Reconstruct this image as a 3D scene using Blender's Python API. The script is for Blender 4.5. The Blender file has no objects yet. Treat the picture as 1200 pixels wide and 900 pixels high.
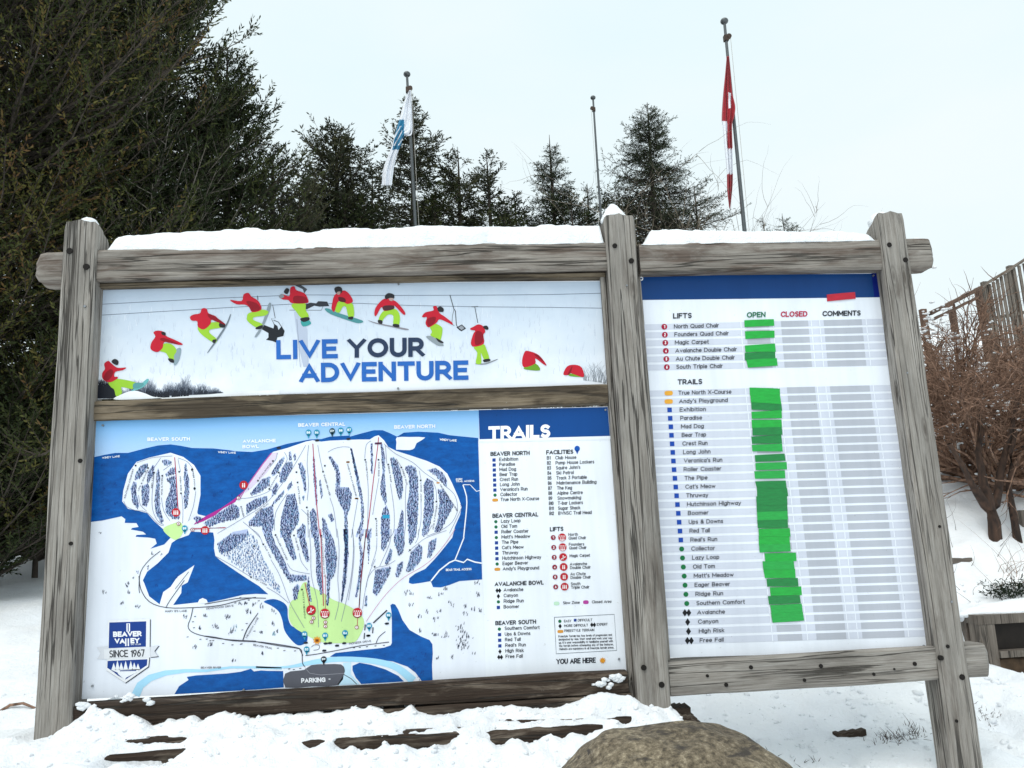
import bpy, bmesh, math, random
import numpy as np
from mathutils import Vector, geometry, Matrix

S = bpy.context.scene
COL = S.collection
rng = np.random.default_rng(11)
random.seed(5)

# ------------------------------------------------------------------ camera
# world: X runs along the sign, Y away from the viewer (panel faces lie on y=0), Z up, metres
FOC, CX, CY = 900.0, 600.0, 450.0            # focal length / centre in 1200x900 units
def nrm(v):
    v = np.array(v, float); return v / np.linalg.norm(v)
_up = nrm([375 - CX, 4487 + CY, -FOC])
_h = nrm([12500, 330, -FOC]); _h = nrm(_h - _up * _h.dot(_up))
MCAM = np.array([_h, np.cross(_up, _h), _up])
_r = MCAM @ nrm([0, 0, -FOC])
CAM = np.array([0, -4.5 * _r[1], 1.6])
def at(px, py, y):
    """point of the place seen at (px, py), standing at depth y"""
    r = MCAM @ np.array([px - CX, -(py - CY), -FOC]); t = (y - CAM[1]) / r[1]
    return CAM + r * t

cam_d = bpy.data.cameras.new("camera"); cam = bpy.data.objects.new("camera", cam_d); COL.objects.link(cam)
m4 = Matrix([list(MCAM[0]) + [CAM[0]], list(MCAM[1]) + [CAM[1]], list(MCAM[2]) + [CAM[2]], [0, 0, 0, 1]])
cam.matrix_world = m4
cam_d.sensor_width = 36; cam_d.lens = 36 * FOC / 1200; cam_d.clip_end = 3000; cam_d.clip_start = 0.05
S.camera = cam

# ------------------------------------------------------------------ sky and sun (bright overcast)
W = bpy.data.worlds.new("World"); S.world = W; W.use_nodes = True
nt = W.node_tree; nt.nodes.clear()
wo = nt.nodes.new("ShaderNodeOutputWorld"); bg = nt.nodes.new("ShaderNodeBackground")
sky = nt.nodes.new("ShaderNodeTexSky"); sky.sky_type = 'NISHITA'; sky.sun_disc = False
SUN_EL, SUN_AZ = math.radians(60), math.radians(215)
sky.sun_elevation = SUN_EL; sky.sun_rotation = SUN_AZ; sky.air_density = 1.0; sky.dust_density = 4.0
tc = nt.nodes.new("ShaderNodeTexCoord")
mp = nt.nodes.new("ShaderNodeMapping"); mp.inputs['Scale'].default_value = (1.0, 1.0, 2.6)
nz = nt.nodes.new("ShaderNodeTexNoise"); nz.inputs['Scale'].default_value = 1.7; nz.inputs['Detail'].default_value = 5; nz.inputs['Roughness'].default_value = .5
cr = nt.nodes.new("ShaderNodeValToRGB")
cr.color_ramp.elements[0].position = .34; cr.color_ramp.elements[0].color = (8.0, 9.5, 9.85, 1)
cr.color_ramp.elements[1].position = .66; cr.color_ramp.elements[1].color = (8.9, 9.75, 9.95, 1)
mx = nt.nodes.new("ShaderNodeMix"); mx.data_type = 'RGBA'; mx.inputs[0].default_value = .93
nt.links.new(tc.outputs['Generated'], mp.inputs[0]); nt.links.new(mp.outputs[0], nz.inputs['Vector'])
nt.links.new(nz.outputs[0], cr.inputs[0]); nt.links.new(sky.outputs[0], mx.inputs[6]); nt.links.new(cr.outputs[0], mx.inputs[7])
nt.links.new(mx.outputs[2], bg.inputs['Color']); bg.inputs['Strength'].default_value = 0.1
nt.links.new(bg.outputs[0], wo.inputs[0])
sun_d = bpy.data.lights.new("sun", 'SUN'); sun_d.energy = 1.75; sun_d.angle = math.radians(40); sun_d.color = (1, .97, .92)
sun = bpy.data.objects.new("sun", sun_d); COL.objects.link(sun)
_sd = Vector((math.sin(SUN_AZ) * math.cos(SUN_EL), math.cos(SUN_AZ) * math.cos(SUN_EL), math.sin(SUN_EL)))
sun.rotation_euler = _sd.to_track_quat('Z', 'Y').to_euler()
sun.location = (-6, -8, 12)
S.view_settings.view_transform = 'Standard'; S.view_settings.look = 'None'
S.view_settings.exposure = 0.10; S.view_settings.gamma = 1
S.cycles.max_bounces = 6; S.cycles.diffuse_bounces = 3; S.cycles.transparent_max_bounces = 4

# ------------------------------------------------------------------ helpers
def lin(c):
    if isinstance(c, str):
        c = [int(c[i:i + 2], 16) / 255 for i in (0, 2, 4)]
    return tuple((x / 12.92 if x <= .04045 else ((x + .055) / 1.055) ** 2.4) for x in c)

def tag(o, label=None, cat=None, group=None, kind=None):
    if label: o['label'] = label
    if cat: o['category'] = cat
    if group: o['group'] = group
    if kind: o['kind'] = kind
    return o

def empty(name, loc=(0, 0, 0)):
    o = bpy.data.objects.new(name, None); COL.objects.link(o); o.location = loc; o.empty_display_size = .2
    return o

def link(name, me, mats=(), parent=None, smooth=False):
    o = bpy.data.objects.new(name, me); COL.objects.link(o)
    for m in mats: me.materials.append(m)
    if smooth: me.shade_smooth()
    if parent is not None:
        o.parent = parent; pl = Vector(parent.location) if parent.type == 'EMPTY' else Vector((0, 0, 0))
        if pl.length > 0: o.matrix_parent_inverse = Matrix.Translation(-pl)
    return o

def mesh_np(name, V, F, mi=None):
    """V (n,3); F: (m,k) array of equal-sized faces or list"""
    me = bpy.data.meshes.new(name)
    if isinstance(F, np.ndarray):
        V = np.ascontiguousarray(V, np.float32); m, k = F.shape
        me.vertices.add(len(V)); me.vertices.foreach_set('co', V.ravel())
        me.loops.add(m * k); me.loops.foreach_set('vertex_index', F.astype(np.int32).ravel())
        me.polygons.add(m); me.polygons.foreach_set('loop_start', np.arange(0, m * k, k, dtype=np.int32))
        me.update(calc_edges=True)
    else:
        me.from_pydata([tuple(v) for v in V], [], F)
    if mi is not None: me.polygons.foreach_set('material_index', np.asarray(mi, np.int32))
    return me

# smooth value noise, numpy
def _hash(ix, iy, iz, seed):
    h = (ix * 374761393 + iy * 668265263 + iz * 2147483647 + seed * 974634777) & 0xffffffff
    h = ((h ^ (h >> 13)) * 1274126177) & 0xffffffff
    return ((h ^ (h >> 16)) & 0xffff) / 65535.0
def vnoise(x, y, z=None, seed=0):
    x = np.asarray(x, float); y = np.asarray(y, float)
    z = np.zeros_like(x) if z is None else np.asarray(z, float)
    x, y, z = np.broadcast_arrays(x, y, z)
    ix, iy, iz = (np.floor(a).astype(np.int64) for a in (x, y, z))
    fx, fy, fz = x - ix, y - iy, z - iz
    fx, fy, fz = (a * a * (3 - 2 * a) for a in (fx, fy, fz))
    out = 0
    for dx in (0, 1):
        for dy in (0, 1):
            for dz in (0, 1):
                w = (fx if dx else 1 - fx) * (fy if dy else 1 - fy) * (fz if dz else 1 - fz)
                out = out + w * _hash(ix + dx, iy + dy, iz + dz, seed)
    return out * 2 - 1
def fbm(x, y, z=None, o=4, seed=0):
    s = 0; a = 1; t = 0
    x = np.asarray(x, float); y = np.asarray(y, float)
    for i in range(o):
        s = s + a * vnoise(x, y, z, seed + i); t += a; a *= .5; x = x * 2.03; y = y * 2.03
        if z is not None: z = np.asarray(z) * 2.03
    return s / t

def sstep(a, b, x):
    t = np.clip((np.asarray(x, float) - a) / (b - a), 0, 1); return t * t * (3 - 2 * t)

# ---- materials
def newmat(name):
    m = bpy.data.materials.new(name); m.use_nodes = True
    n = m.node_tree.nodes; b = n['Principled BSDF']
    return m, m.node_tree, b
def N(t, typ, **kw):
    n = t.nodes.new(typ)
    for k, v in kw.items():
        if k in n.inputs.keys(): n.inputs[k].default_value = v
        else: setattr(n, k, v)
    return n
def ramp(t, stops, src=None):
    r = t.nodes.new("ShaderNodeValToRGB"); e = r.color_ramp.elements
    while len(e) < len(stops): e.new(.5)
    for el, (p, c) in zip(e, stops): el.position = p; el.color = (*c, 1) if len(c) == 3 else c
    if src is not None: t.links.new(src, r.inputs[0])
    return r
def mixc(t, fac, a, b, mode='MIX'):
    m = t.nodes.new("ShaderNodeMix"); m.data_type = 'RGBA'; m.blend_type = mode
    for v, i in ((fac, 0), (a, 6), (b, 7)):
        if hasattr(v, 'links') or isinstance(v, bpy.types.NodeSocket): t.links.new(v, m.inputs[i])
        else: m.inputs[i].default_value = v if i == 0 else (*v[:3], 1)
    return m.outputs[2]
def math_(t, op, a, b=0.0):
    m = t.nodes.new("ShaderNodeMath"); m.operation = op
    for v, i in ((a, 0), (b, 1)):
        if isinstance(v, bpy.types.NodeSocket): t.links.new(v, m.inputs[i])
        else: m.inputs[i].default_value = v
    return m.outputs[0]

_pm = {}
def print_mat(col, rough=.38):
    """flat print ink on a vinyl panel"""
    key = (col, rough)
    if key in _pm: return _pm[key]
    m, t, b = newmat("print_" + str(len(_pm)))
    c = lin(col)
    tcn = N(t, "ShaderNodeTexCoord"); n1 = N(t, "ShaderNodeTexNoise", Scale=2.2, Detail=5.0)
    mpn = N(t, "ShaderNodeMapping"); mpn.inputs['Scale'].default_value = (1.6, 1, .55)
    t.links.new(tcn.outputs['Object'], mpn.inputs[0]); t.links.new(mpn.outputs[0], n1.inputs['Vector'])
    r = ramp(t, [(.3, tuple(x * .88 for x in c)), (.7, tuple(min(1, x * 1.03) for x in c))], n1.outputs[0])
    n2 = N(t, "ShaderNodeTexNoise", Scale=55.0, Detail=3.0); t.links.new(tcn.outputs['Object'], n2.inputs['Vector'])
    mp3 = N(t, "ShaderNodeMapping"); mp3.inputs['Scale'].default_value = (26, 1, 1.4); t.links.new(tcn.outputs['Object'], mp3.inputs[0])
    n3 = N(t, "ShaderNodeTexNoise", Scale=1.0, Detail=4.0); t.links.new(mp3.outputs[0], n3.inputs['Vector'])
    g2 = ramp(t, [(.68, (1, 1, 1)), (.76, (.72, .71, .69))], n2.outputs[0]).outputs[0]; g3 = ramp(t, [(.4, (1, 1, 1)), (.75, (.95, .955, .96))], n3.outputs[0]).outputs[0]
    t.links.new(mixc(t, 1.0, mixc(t, 1.0, r.outputs[0], g2, 'MULTIPLY'), g3, 'MULTIPLY'), b.inputs['Base Color'])
    b.inputs['Roughness'].default_value = rough; b.inputs['Specular IOR Level'].default_value = .2
    _pm[key] = m; return m

def wood_mat(name, light='b0aba2', mid='8d877d', dark='4b453d', stain='4a3120', stain_amt=.3, wet=0.0, seed=0.):
    m, t, b = newmat(name)
    uv = N(t, "ShaderNodeUVMap"); oi = N(t, "ShaderNodeObjectInfo")
    add = N(t, "ShaderNodeVectorMath", operation='ADD'); sc = N(t, "ShaderNodeVectorMath", operation='SCALE')
    cb = N(t, "ShaderNodeCombineXYZ"); t.links.new(oi.outputs['Random'], cb.inputs[0]); t.links.new(oi.outputs['Random'], cb.inputs[1])
    cb.inputs[2].default_value = seed
    t.links.new(cb.outputs[0], sc.inputs[0]); sc.inputs['Scale'].default_value = 37.0
    t.links.new(uv.outputs[0], add.inputs[0]); t.links.new(sc.outputs[0], add.inputs[1])
    def noise(scale, detail, sx, sy, rough=.6, dist=0.):
        mpn = N(t, "ShaderNodeMapping"); mpn.inputs['Scale'].default_value = (sx, sy, 1)
        t.links.new(add.outputs[0], mpn.inputs[0])
        n = N(t, "ShaderNodeTexNoise", Scale=scale, Detail=detail, Roughness=rough, Distortion=dist)
        t.links.new(mpn.outputs[0], n.inputs['Vector']); return n.outputs[0]
    fine = noise(1, 8, 3.2, 150, .8)
    med = noise(1, 5, 2.2, 34, .65, .4)
    big = noise(1, 4, 1.6, 6, .6)
    crk = noise(1, 3, .45, 17, .5, .12)
    weather = noise(1, 6, 22, 60, .7)
    a = ramp(t, [(.32, lin(dark)), (.46, lin(mid)), (.62, lin(light))], fine).outputs[0]
    c2 = ramp(t, [(.22, lin(dark)), (.42, lin(mid)), (.66, lin(light))], med).outputs[0]
    col = mixc(t, .42, a, c2)
    bl = ramp(t, [(.35, (.66, .66, .66)), (.65, (1.15, 1.15, 1.15))], big).outputs[0]
    col = mixc(t, .8, col, bl, 'MULTIPLY')
    st = ramp(t, [(.62 - .35 * stain_amt, (0, 0, 0)), (.74 - .3 * stain_amt, (1, 1, 1))], noise(1, 5, 2.0, 11, .65, .6)).outputs[0]
    st2 = math_(t, 'MULTIPLY', st, .25 + .7 * min(1, stain_amt))
    sd = ramp(t, [(.3, tuple(x * .25 for x in lin(stain))), (.65, lin(stain))], fine).outputs[0]
    col = mixc(t, st2, col, sd)
    ck = ramp(t, [(.486, (0, 0, 0)), (.495, (1, 1, 1)), (.505, (1, 1, 1)), (.514, (0, 0, 0))], crk).outputs[0]
    gate = ramp(t, [(.40, (0, 0, 0)), (.5, (1, 1, 1))], noise(1, 2, .9, 3)).outputs[0]
    ckm = math_(t, 'MULTIPLY', ck, gate)
    col = mixc(t, math_(t, 'MULTIPLY', ckm, .8), col, (.045, .04, .034))
    wh = ramp(t, [(.66, (0, 0, 0)), (.74, (1, 1, 1))], weather).outputs[0]
    col = mixc(t, math_(t, 'MULTIPLY', wh, .35), col, (.5, .49, .46))
    mpk = N(t, "ShaderNodeMapping"); mpk.inputs['Scale'].default_value = (1.7, 6.5, 1); t.links.new(add.outputs[0], mpk.inputs[0])
    vo = N(t, "ShaderNodeTexVoronoi", Scale=1.0); t.links.new(mpk.outputs[0], vo.inputs['Vector'])
    kn = ramp(t, [(.0, (1, 1, 1)), (.055, (.8, .8, .8)), (.09, (.15, .15, .15)), (.115, (.5, .5, .5)), (.15, (0, 0, 0))], vo.outputs['Distance']).outputs[0]
    col = mixc(t, math_(t, 'MULTIPLY', kn, .75), col, (.06, .048, .038))
    t.links.new(col, b.inputs['Base Color'])
    b.inputs['Roughness'].default_value = .85 - .3 * wet; b.inputs['Specular IOR Level'].default_value = .25
    hgt = math_(t, 'ADD', math_(t, 'MULTIPLY', fine, .5), math_(t, 'MULTIPLY', med, .6))
    hgt = math_(t, 'SUBTRACT', hgt, math_(t, 'MULTIPLY', ckm, 2.4))
    bp = N(t, "ShaderNodeBump", Strength=1.0, Distance=.008)
    t.links.new(hgt, bp.inputs['Height']); t.links.new(bp.outputs[0], b.inputs['Normal'])
    return m
WOOD = wood_mat("weathered_grey_wood", 'aca8a2', '857f78', '4a443e', '4a3628', .14)
WOOD_TOP = wood_mat("weathered_wood_brown_stains", 'a8a29b', '7d766e', '443d36', '50301c', .46)
WOOD_MID = wood_mat("brown_wood_dark_stains", '8f8372', '6f6250', '3a3026', '2a2019', .6)
WOOD_LOW = wood_mat("wet_dark_brown_wood", '9c9184', '64574a', '2c221a', '2a190e', .85, wet=.2)
def simple(name, col, rough=.6, metal=0., spec=.4, bump=0, bscale=40., var=0.0):
    m, t, b = newmat(name); c = lin(col)
    b.inputs['Roughness'].default_value = rough; b.inputs['Metallic'].default_value = metal; b.inputs['Specular IOR Level'].default_value = spec
    tcn = N(t, "ShaderNodeTexCoord"); n1 = N(t, "ShaderNodeTexNoise", Scale=bscale, Detail=5.0); t.links.new(tcn.outputs['Object'], n1.inputs['Vector'])
    r = ramp(t, [(.3, tuple(x * (1 - var) for x in c)), (.7, tuple(min(1, x * (1 + var)) for x in c))], n1.outputs[0]); t.links.new(r.outputs[0], b.inputs['Base Color'])
    if bump:
        bp = N(t, "ShaderNodeBump", Strength=bump, Distance=.01); t.links.new(n1.outputs[0], bp.inputs['Height']); t.links.new(bp.outputs[0], b.inputs['Normal'])
    return m
def snow_mat():
    m, t, b = newmat("snow")
    tcn = N(t, "ShaderNodeTexCoord")
    n1 = N(t, "ShaderNodeTexNoise", Scale=11.0, Detail=9.0, Roughness=.68); n2 = N(t, "ShaderNodeTexNoise", Scale=2.0, Detail=3.0)
    n3 = N(t, "ShaderNodeTexNoise", Scale=90.0, Detail=4.0)
    for n in (n1, n2, n3): t.links.new(tcn.outputs['Object'], n.inputs['Vector'])
    r = ramp(t, [(.3, (.86, .89, .93)), (.7, (.94, .955, .97))], n2.outputs[0]); t.links.new(r.outputs[0], b.inputs['Base Color'])
    b.inputs['Roughness'].default_value = .6; b.inputs['Specular IOR Level'].default_value = .2
    b.inputs['Subsurface Weight'].default_value = .0
    h = math_(t, 'ADD', n1.outputs[0], math_(t, 'MULTIPLY', n3.outputs[0], .22))
    bp = N(t, "ShaderNodeBump", Strength=.8, Distance=.04); t.links.new(h, bp.inputs['Height']); t.links.new(bp.outputs[0], b.inputs['Normal'])
    return m
SNOW = snow_mat()
HOLE = simple("dark_bolt_hole", '15110e', .9)
BOLT = simple("rusty_bolt_head", '4a3f38', .6, .6, var=.3)
SCREW = simple("zinc_screw", '8f9296', .4, .8)
STEEL = simple("flagpole_metal", '5d6163', .45, .6, var=.15)

def foliage_mat(name, stops, rough=.7):
    m, t, b = newmat(name)
    a = N(t, "ShaderNodeAttribute"); a.attribute_name = 'tint'
    r = ramp(t, [(p, lin(c)) for p, c in stops], a.outputs['Fac']); t.links.new(r.outputs[0], b.inputs['Base Color'])
    b.inputs['Roughness'].default_value = rough; b.inputs['Specular IOR Level'].default_value = .2
    return m
def bark_mat(name, c1, c2):
    m, t, b = newmat(name)
    tcn = N(t, "ShaderNodeTexCoord"); mpn = N(t, "ShaderNodeMapping"); mpn.inputs['Scale'].default_value = (14, 14, 3)
    n1 = N(t, "ShaderNodeTexNoise", Scale=1.5, Detail=6.0); t.links.new(tcn.outputs['Object'], mpn.inputs[0]); t.links.new(mpn.outputs[0], n1.inputs['Vector'])
    r = ramp(t, [(.35, lin(c1)), (.65, lin(c2))], n1.outputs[0]); t.links.new(r.outputs[0], b.inputs['Base Color']); b.inputs['Roughness'].default_value = .9
    bp = N(t, "ShaderNodeBump", Strength=.8, Distance=.02); t.links.new(n1.outputs[0], bp.inputs['Height']); t.links.new(bp.outputs[0], b.inputs['Normal'])
    return m

# ------------------------------------------------------------------ snow ground (one sheet to the horizon)
def pxz(rows, y):
    P = np.array([at(px, py, y) for px, py in rows]); return P[:, 0], P[:, 2]
_ca = pxz([(60, 864), (92, 838), (104, 828), (118, 832), (140, 838), (160, 842), (176, 850), (200, 845), (225, 838), (234, 845), (258, 836), (280, 840), (300, 842), (330, 838), (400, 834),
           (440, 829), (452, 840), (480, 828), (505, 838), (560, 830), (600, 826), (620, 832), (650, 829), (672, 824), (690, 817), (705, 811), (722, 812), (738, 816), (760, 827), (785, 829), (800, 836)], -.10)
_cs = pxz([(60, 872), (158, 862), (300, 854), (500, 845), (700, 836), (800, 846)], -.17)
_cb = pxz([(60, 886), (130, 876), (350, 861), (530, 856), (561, 851), (700, 843), (800, 858)], -.27)
_cc = pxz([(60, 915), (400, 905), (800, 905)], -.5)
def patches(x, y, spans):
    w = 0 * x
    for a, b, d in spans:
        xa, xb = at(a, 860, y)[0], at(b, 860, y)[0]
        w = np.maximum(w, d * sstep(xa - .02, xa + .07, x) * (1 - sstep(xb - .09, xb + .02, x)))
    return w * np.clip(.95 + .75 * fbm(x * 13, x * 0, o=3, seed=44), .15, 1.5)
SLOTS = [(150, 240, .06), (325, 400, .05), (410, 440, .04), (462, 568, .06), (600, 745, .055)]
STEPS = [(118, 218, .10), (340, 392, .08), (384, 460, .11), (446, 540, .085), (552, 712, .075)]
def ground(x, y):
    x = np.asarray(x, float); y = np.asarray(y, float); x, y = np.broadcast_arrays(x, y)
    yp = np.maximum(y, 0)
    z = .12 + .15 * np.minimum(yp, 9) + .04 * np.minimum(y, 0) * (y < 0)
    z = z + .36 * np.clip(y - 9, 0, 8) + .05 * np.clip(y - 17, 0, 400)
    z = z + sstep(3, 9, x) * sstep(1.0, 7, y) * .13 * np.clip(x - 3, 0, 12)
    z = z + .10 * fbm(x * .5, y * .5, o=3, seed=3) * sstep(.3, 2.5, np.abs(y) + .6 * (np.abs(x - .5) > 3))
    z = z + .05 * fbm(x * 2.2, y * 2.2, o=5, seed=9) + .022 * fbm(x * 7, y * 7, o=4, seed=21)
    z = z - .05 * np.maximum(0, fbm(x * 3.1 + 9, y * 3.1, o=2, seed=55) - .25) * 2
    # rough footsteps and slumps to the right of the sign
    z = z + sstep(2.8, 3.6, x) * (1 - sstep(3, 6, y)) * .22 * fbm(x * 2.0 + 4, y * 2.0, o=4, seed=33)
    z = z + .85 * sstep(3.0, 5.2, x) * sstep(2.2, 6, y)
    T = np.clip(.36 - 1.3 * (x - 4.1), -.02, .36); w = sstep(3.92, 4.12, x) * sstep(.5, 1.35, y) * (1 - sstep(1.86, 1.90, y)); z = z * (1 - w) + (T + .012 * fbm(x * 9, y * 9, o=3, seed=12)) * w
    w = sstep(3.7, 4.12, x) * sstep(1.88, 1.95, y) * (1 - sstep(2.2, 3.4, y)); z = z * (1 - w) + np.maximum(z, .67) * w
    # bank thrown up against the sign foot
    xw = x + .025 * fbm(x * 9, y * 9, o=3, seed=71); A = np.interp(xw, *_ca) + .016 * fbm(x * 24, y * 0, o=3, seed=72); B = np.interp(x, *_cs); Cc = np.interp(x, *_cb); D = np.interp(x, *_cc)
    prof = np.where(y > -.10, A - .05 * np.clip(y + .1, 0, 9), 0)
    t1 = np.clip((-.10 - y) / .07, 0, 1); t2 = np.clip((-.17 - y) / .10, 0, 1); t3 = np.clip((-.27 - y) / .23, 0, 1)
    prof = np.where((y <= -.10) & (y > -.17), A + (B - A) * t1, prof)
    prof = np.where((y <= -.17) & (y > -.27), B + (Cc - B) * t2, prof)
    prof = np.where((y <= -.27), Cc + (D - Cc) * t3, prof)
    prof = prof - .45 * sstep(-.5, -2.2, y) * 1.0
    lump = .036 * fbm(x * 11, y * 11, o=5, seed=5) + .016 * fbm(x * 5, y * 9, o=3, seed=8) + .016 * np.maximum(0, fbm(x * 26, y * 26, o=3, seed=15)) * sstep(-.35, -.12, y)
    prof = prof + lump * sstep(.0, -.12, y + .05)
    dr = patches(x, -.17, SLOTS) * (y < -.172) * np.exp(-np.clip(-.172 - y, 0, 9) / .035)
    dr = dr + patches(x, -.27, STEPS) * (y < -.272) * np.exp(-np.clip(-.272 - y, 0, 9) / .07)
    prof = prof - dr
    wx = sstep(-4.2, -2.6, x) * (1 - sstep(1.12, 1.42, x)); wy = (1 - sstep(.15, 1.3, y)) * sstep(-2.6, -1.2, y)
    w = wx * wy
    left = (x < -2.2) * .18 * sstep(-4, -2.4, x) * sstep(-.4, .4, y)
    return z * (1 - w) + (prof - left * 0) * w

def axis(segs):
    out = [segs[0][0]]
    for a, b, d in segs:
        n = max(1, int(round((b - a) / d))); out += list(a + (b - a) * (np.arange(1, n + 1) / n))
    return np.array(out)
gx = axis([(-600, -60, 60), (-60, -16, 4), (-16, -5, .35), (-5, -2.4, .06), (-2.4, 1.5, .014), (1.5, 4.6, .03), (4.6, 8, .1), (8, 16, .35), (16, 60, 4), (60, 600, 60)])
gy = axis([(-60, -8, 8), (-8, -2.6, .6), (-2.6, -.6, .06), (-.6, -.05, .011), (-.05, .2, .04), (.2, 3, .04), (3, 8, .1), (8, 20, .3), (20, 60, 3), (60, 900, 60)])
GX, GY = np.meshgrid(gx, gy)
V = np.stack([GX, GY, ground(GX, GY)], -1).reshape(-1, 3)
nx, ny = len(gx), len(gy)
I = (np.arange(ny - 1)[:, None] * nx + np.arange(nx - 1)[None]).ravel()
me = mesh_np("snow_ground", V, np.stack([I, I + 1, I + 1 + nx, I + nx], 1))
tag(link("snow_ground", me, [SNOW], smooth=True), kind='structure')

# ------------------------------------------------------------------ timber
def timber(name, p0, p1, mat, parent=None, nseg=None, ch=.012, rough=.004, axis_='x', top_cut=None, seed=None, end_round=(0, 0), sub=6, sag=0.):
    """weathered squared timber filling the box p0..p1, long axis axis_, worn edges, uneven faces.
    top_cut: slope of the top end (posts). end_round: rounding length at each end (beams)"""
    p0 = np.array(p0, float); p1 = np.array(p1, float); seed = seed if seed is not None else random.randint(0, 9999)
    la = 'xyz'.index(axis_); oa = [i for i in range(3) if i != la]
    L = p1[la] - p0[la]; a0, a1 = p0[oa[0]], p1[oa[0]]; b0, b1 = p0[oa[1]], p1[oa[1]]
    nseg = nseg or max(6, int(L / .035))
    prof = []
    def edge(pa, pb, n):
        for i in range(n): prof.append(pa + (pb - pa) * i / n)
    A = [np.array(q, float) for q in ((a0 + ch, b0), (a1 - ch, b0), (a1, b0 + ch), (a1, b1 - ch), (a1 - ch, b1), (a0 + ch, b1), (a0, b1 - ch), (a0, b0 + ch))]
    for i in range(8): edge(A[i], A[(i + 1) % 8], sub if i % 2 == 0 else 2)
    prof = np.array(prof); k = len(prof); cen = np.array([(a0 + a1) / 2, (b0 + b1) / 2])
    per = np.concatenate([[0], np.cumsum(np.linalg.norm(np.diff(np.vstack([prof, prof[:1]]), axis=0), axis=1))])
    ts = np.linspace(0, 1, nseg + 1); rings = []
    for t in ts:
        q = prof.copy(); d = q - cen; dn = d / np.linalg.norm(d, axis=1)[:, None]
        u = t * L
        nz_ = rough * (fbm(np.full(k, u * 2.0), per[:-1] * 9, np.full(k, seed * 1.0), 3, seed) + .8 * fbm(np.full(k, u * .9), per[:-1] * 30, np.full(k, seed * 1.0), 2, seed + 5))
        sc = 1.0
        for e, r in ((u, end_round[0]), (L - u, end_round[1])):
            if r > 0 and e < r: sc = min(sc, .45 + .55 * math.sqrt(max(0, 1 - (1 - e / r) ** 2)))
        if end_round == (0, 0) and (t == 0 or t == 1): sc = .97
        q = cen + d * sc + dn * nz_[:, None] * 1.6
        P = np.zeros((k, 3)); P[:, oa[0]] = q[:, 0]; P[:, oa[1]] = q[:, 1]; P[:, la] = p0[la] + u
        if sag: P[:, 2] += -sag * math.sin(math.pi * t)
        if top_cut is not None and t > .9:
            w = (t - .9) / .1; P[:, 2] -= w * (top_cut * (P[:, 1] - a_front(p0)) + .02 * np.abs(P[:, 0] - (p0[0] + p1[0]) / 2) / .09 * 0.6 + .006 * vnoise(P[:, 0] * 60, P[:, 1] * 60, seed=seed))
        rings.append(P)
    V = np.vstack(rings + [rings[0].mean(0)[None], rings[-1].mean(0)[None]])
    F = []; uv = []
    r = random.random() * 7
    for i in range(nseg):
        for j in range(k):
            j2 = (j + 1) % k
            f = (i * k + j, i * k + j2, (i + 1) * k + j2, (i + 1) * k + j)
            w = ((ts[i] * L + r, per[j] + r), (ts[i] * L + r, per[j + 1] + r), (ts[i + 1] * L + r, per[j + 1] + r), (ts[i + 1] * L + r, per[j] + r))
            F.append(f); uv += w
    c0 = len(V) - 2; c1 = len(V) - 1; base = nseg * k
    for j in range(k):
        j2 = (j + 1) % k
        F.append((c0, j2, j)); uv += [(r, r), (prof[j2][0] * 6 + r, prof[j2][1] * 1.2 + r), (prof[j][0] * 6 + r, prof[j][1] * 1.2 + r)]
        F.append((c1, base + j, base + j2)); uv += [(r, r), (prof[j][0] * 6 + r, prof[j][1] * 1.2 + r), (prof[j2][0] * 6 + r, prof[j2][1] * 1.2 + r)]
    me = bpy.data.meshes.new(name); me.from_pydata([tuple(v) for v in V], [], F)
    ul = me.uv_layers.new(name='UVMap'); ul.data.foreach_set('uv', np.array(uv, np.float32).ravel())
    bm = bmesh.new(); bm.from_mesh(me); bmesh.ops.recalc_face_normals(bm, faces=bm.faces); bm.to_mesh(me); bm.free()
    o = link(name, me, [mat], parent, smooth=True)
    me.set_sharp_from_angle(angle=math.radians(38))
    return o
def a_front(p0): return p0[1]

sign = empty("trail_signboard", (.3, 0, .1))
tag(sign, "large grey timber signboard with trail map, banner and open trails list", "signboard")
post_l = timber("post", (-2.205, -.10, .1), (-2.02, .075, 3.425), WOOD, sign, axis_='z', top_cut=.45)
post_m = timber("post", (.922, -.10, .1), (1.105, .075, 3.41), WOOD, sign, axis_='z', top_cut=.12)
post_r = timber("post", (2.628, -.10, -.2), (2.80, .075, 3.395), WOOD, sign, axis_='z', top_cut=.42)
def zx(px, py, y): p = at(px, py, y); return p[0], p[2]
yb = -.082
_, zt = zx(400, 288.5, yb); _, zb = zx(400, 322.5, yb)
timber("top_beam", (-2.375, yb, zb), (.95, .06, zt), WOOD_TOP, sign, end_round=(.07, 0), rough=.006)
_, zs = zx(400, 331.5, -.03)
timber("trim_board", (-2.018, -.04, zs), (.918, .05, zb - .001), WOOD_MID, sign, ch=.005, rough=.002)
_, zt2 = zx(890, 283, yb); _, zb2 = zx(890, 317.5, yb)
timber("top_beam", (1.125, yb, zb2), (2.985, .06, zt2), WOOD_TOP, sign, end_round=(0, .05), rough=.006)
_, zm0 = zx(412, 483.5, -.03); _, zm1 = zx(412, 460, -.03)
timber("middle_beam", (-2.018, -.032, zm0 + .004), (.886, .06, zm1), WOOD_MID, sign, ch=.006, rough=.003)
timber("trim_board", (.889, -.035, .55), (.919, .05, zs - .001), WOOD, sign, axis_='z', ch=.004, rough=.002, nseg=40)
timber("trim_board", (-2.019, -.02, .62), (-2.0155 + .0, .05, zs), WOOD, sign, axis_='z', ch=.001, rough=.0, nseg=20)
bzt = .783
timber("bottom_beam", (-2.03, -.075, .672), (.88, .06, bzt), WOOD_LOW, sign, rough=.007)
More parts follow.
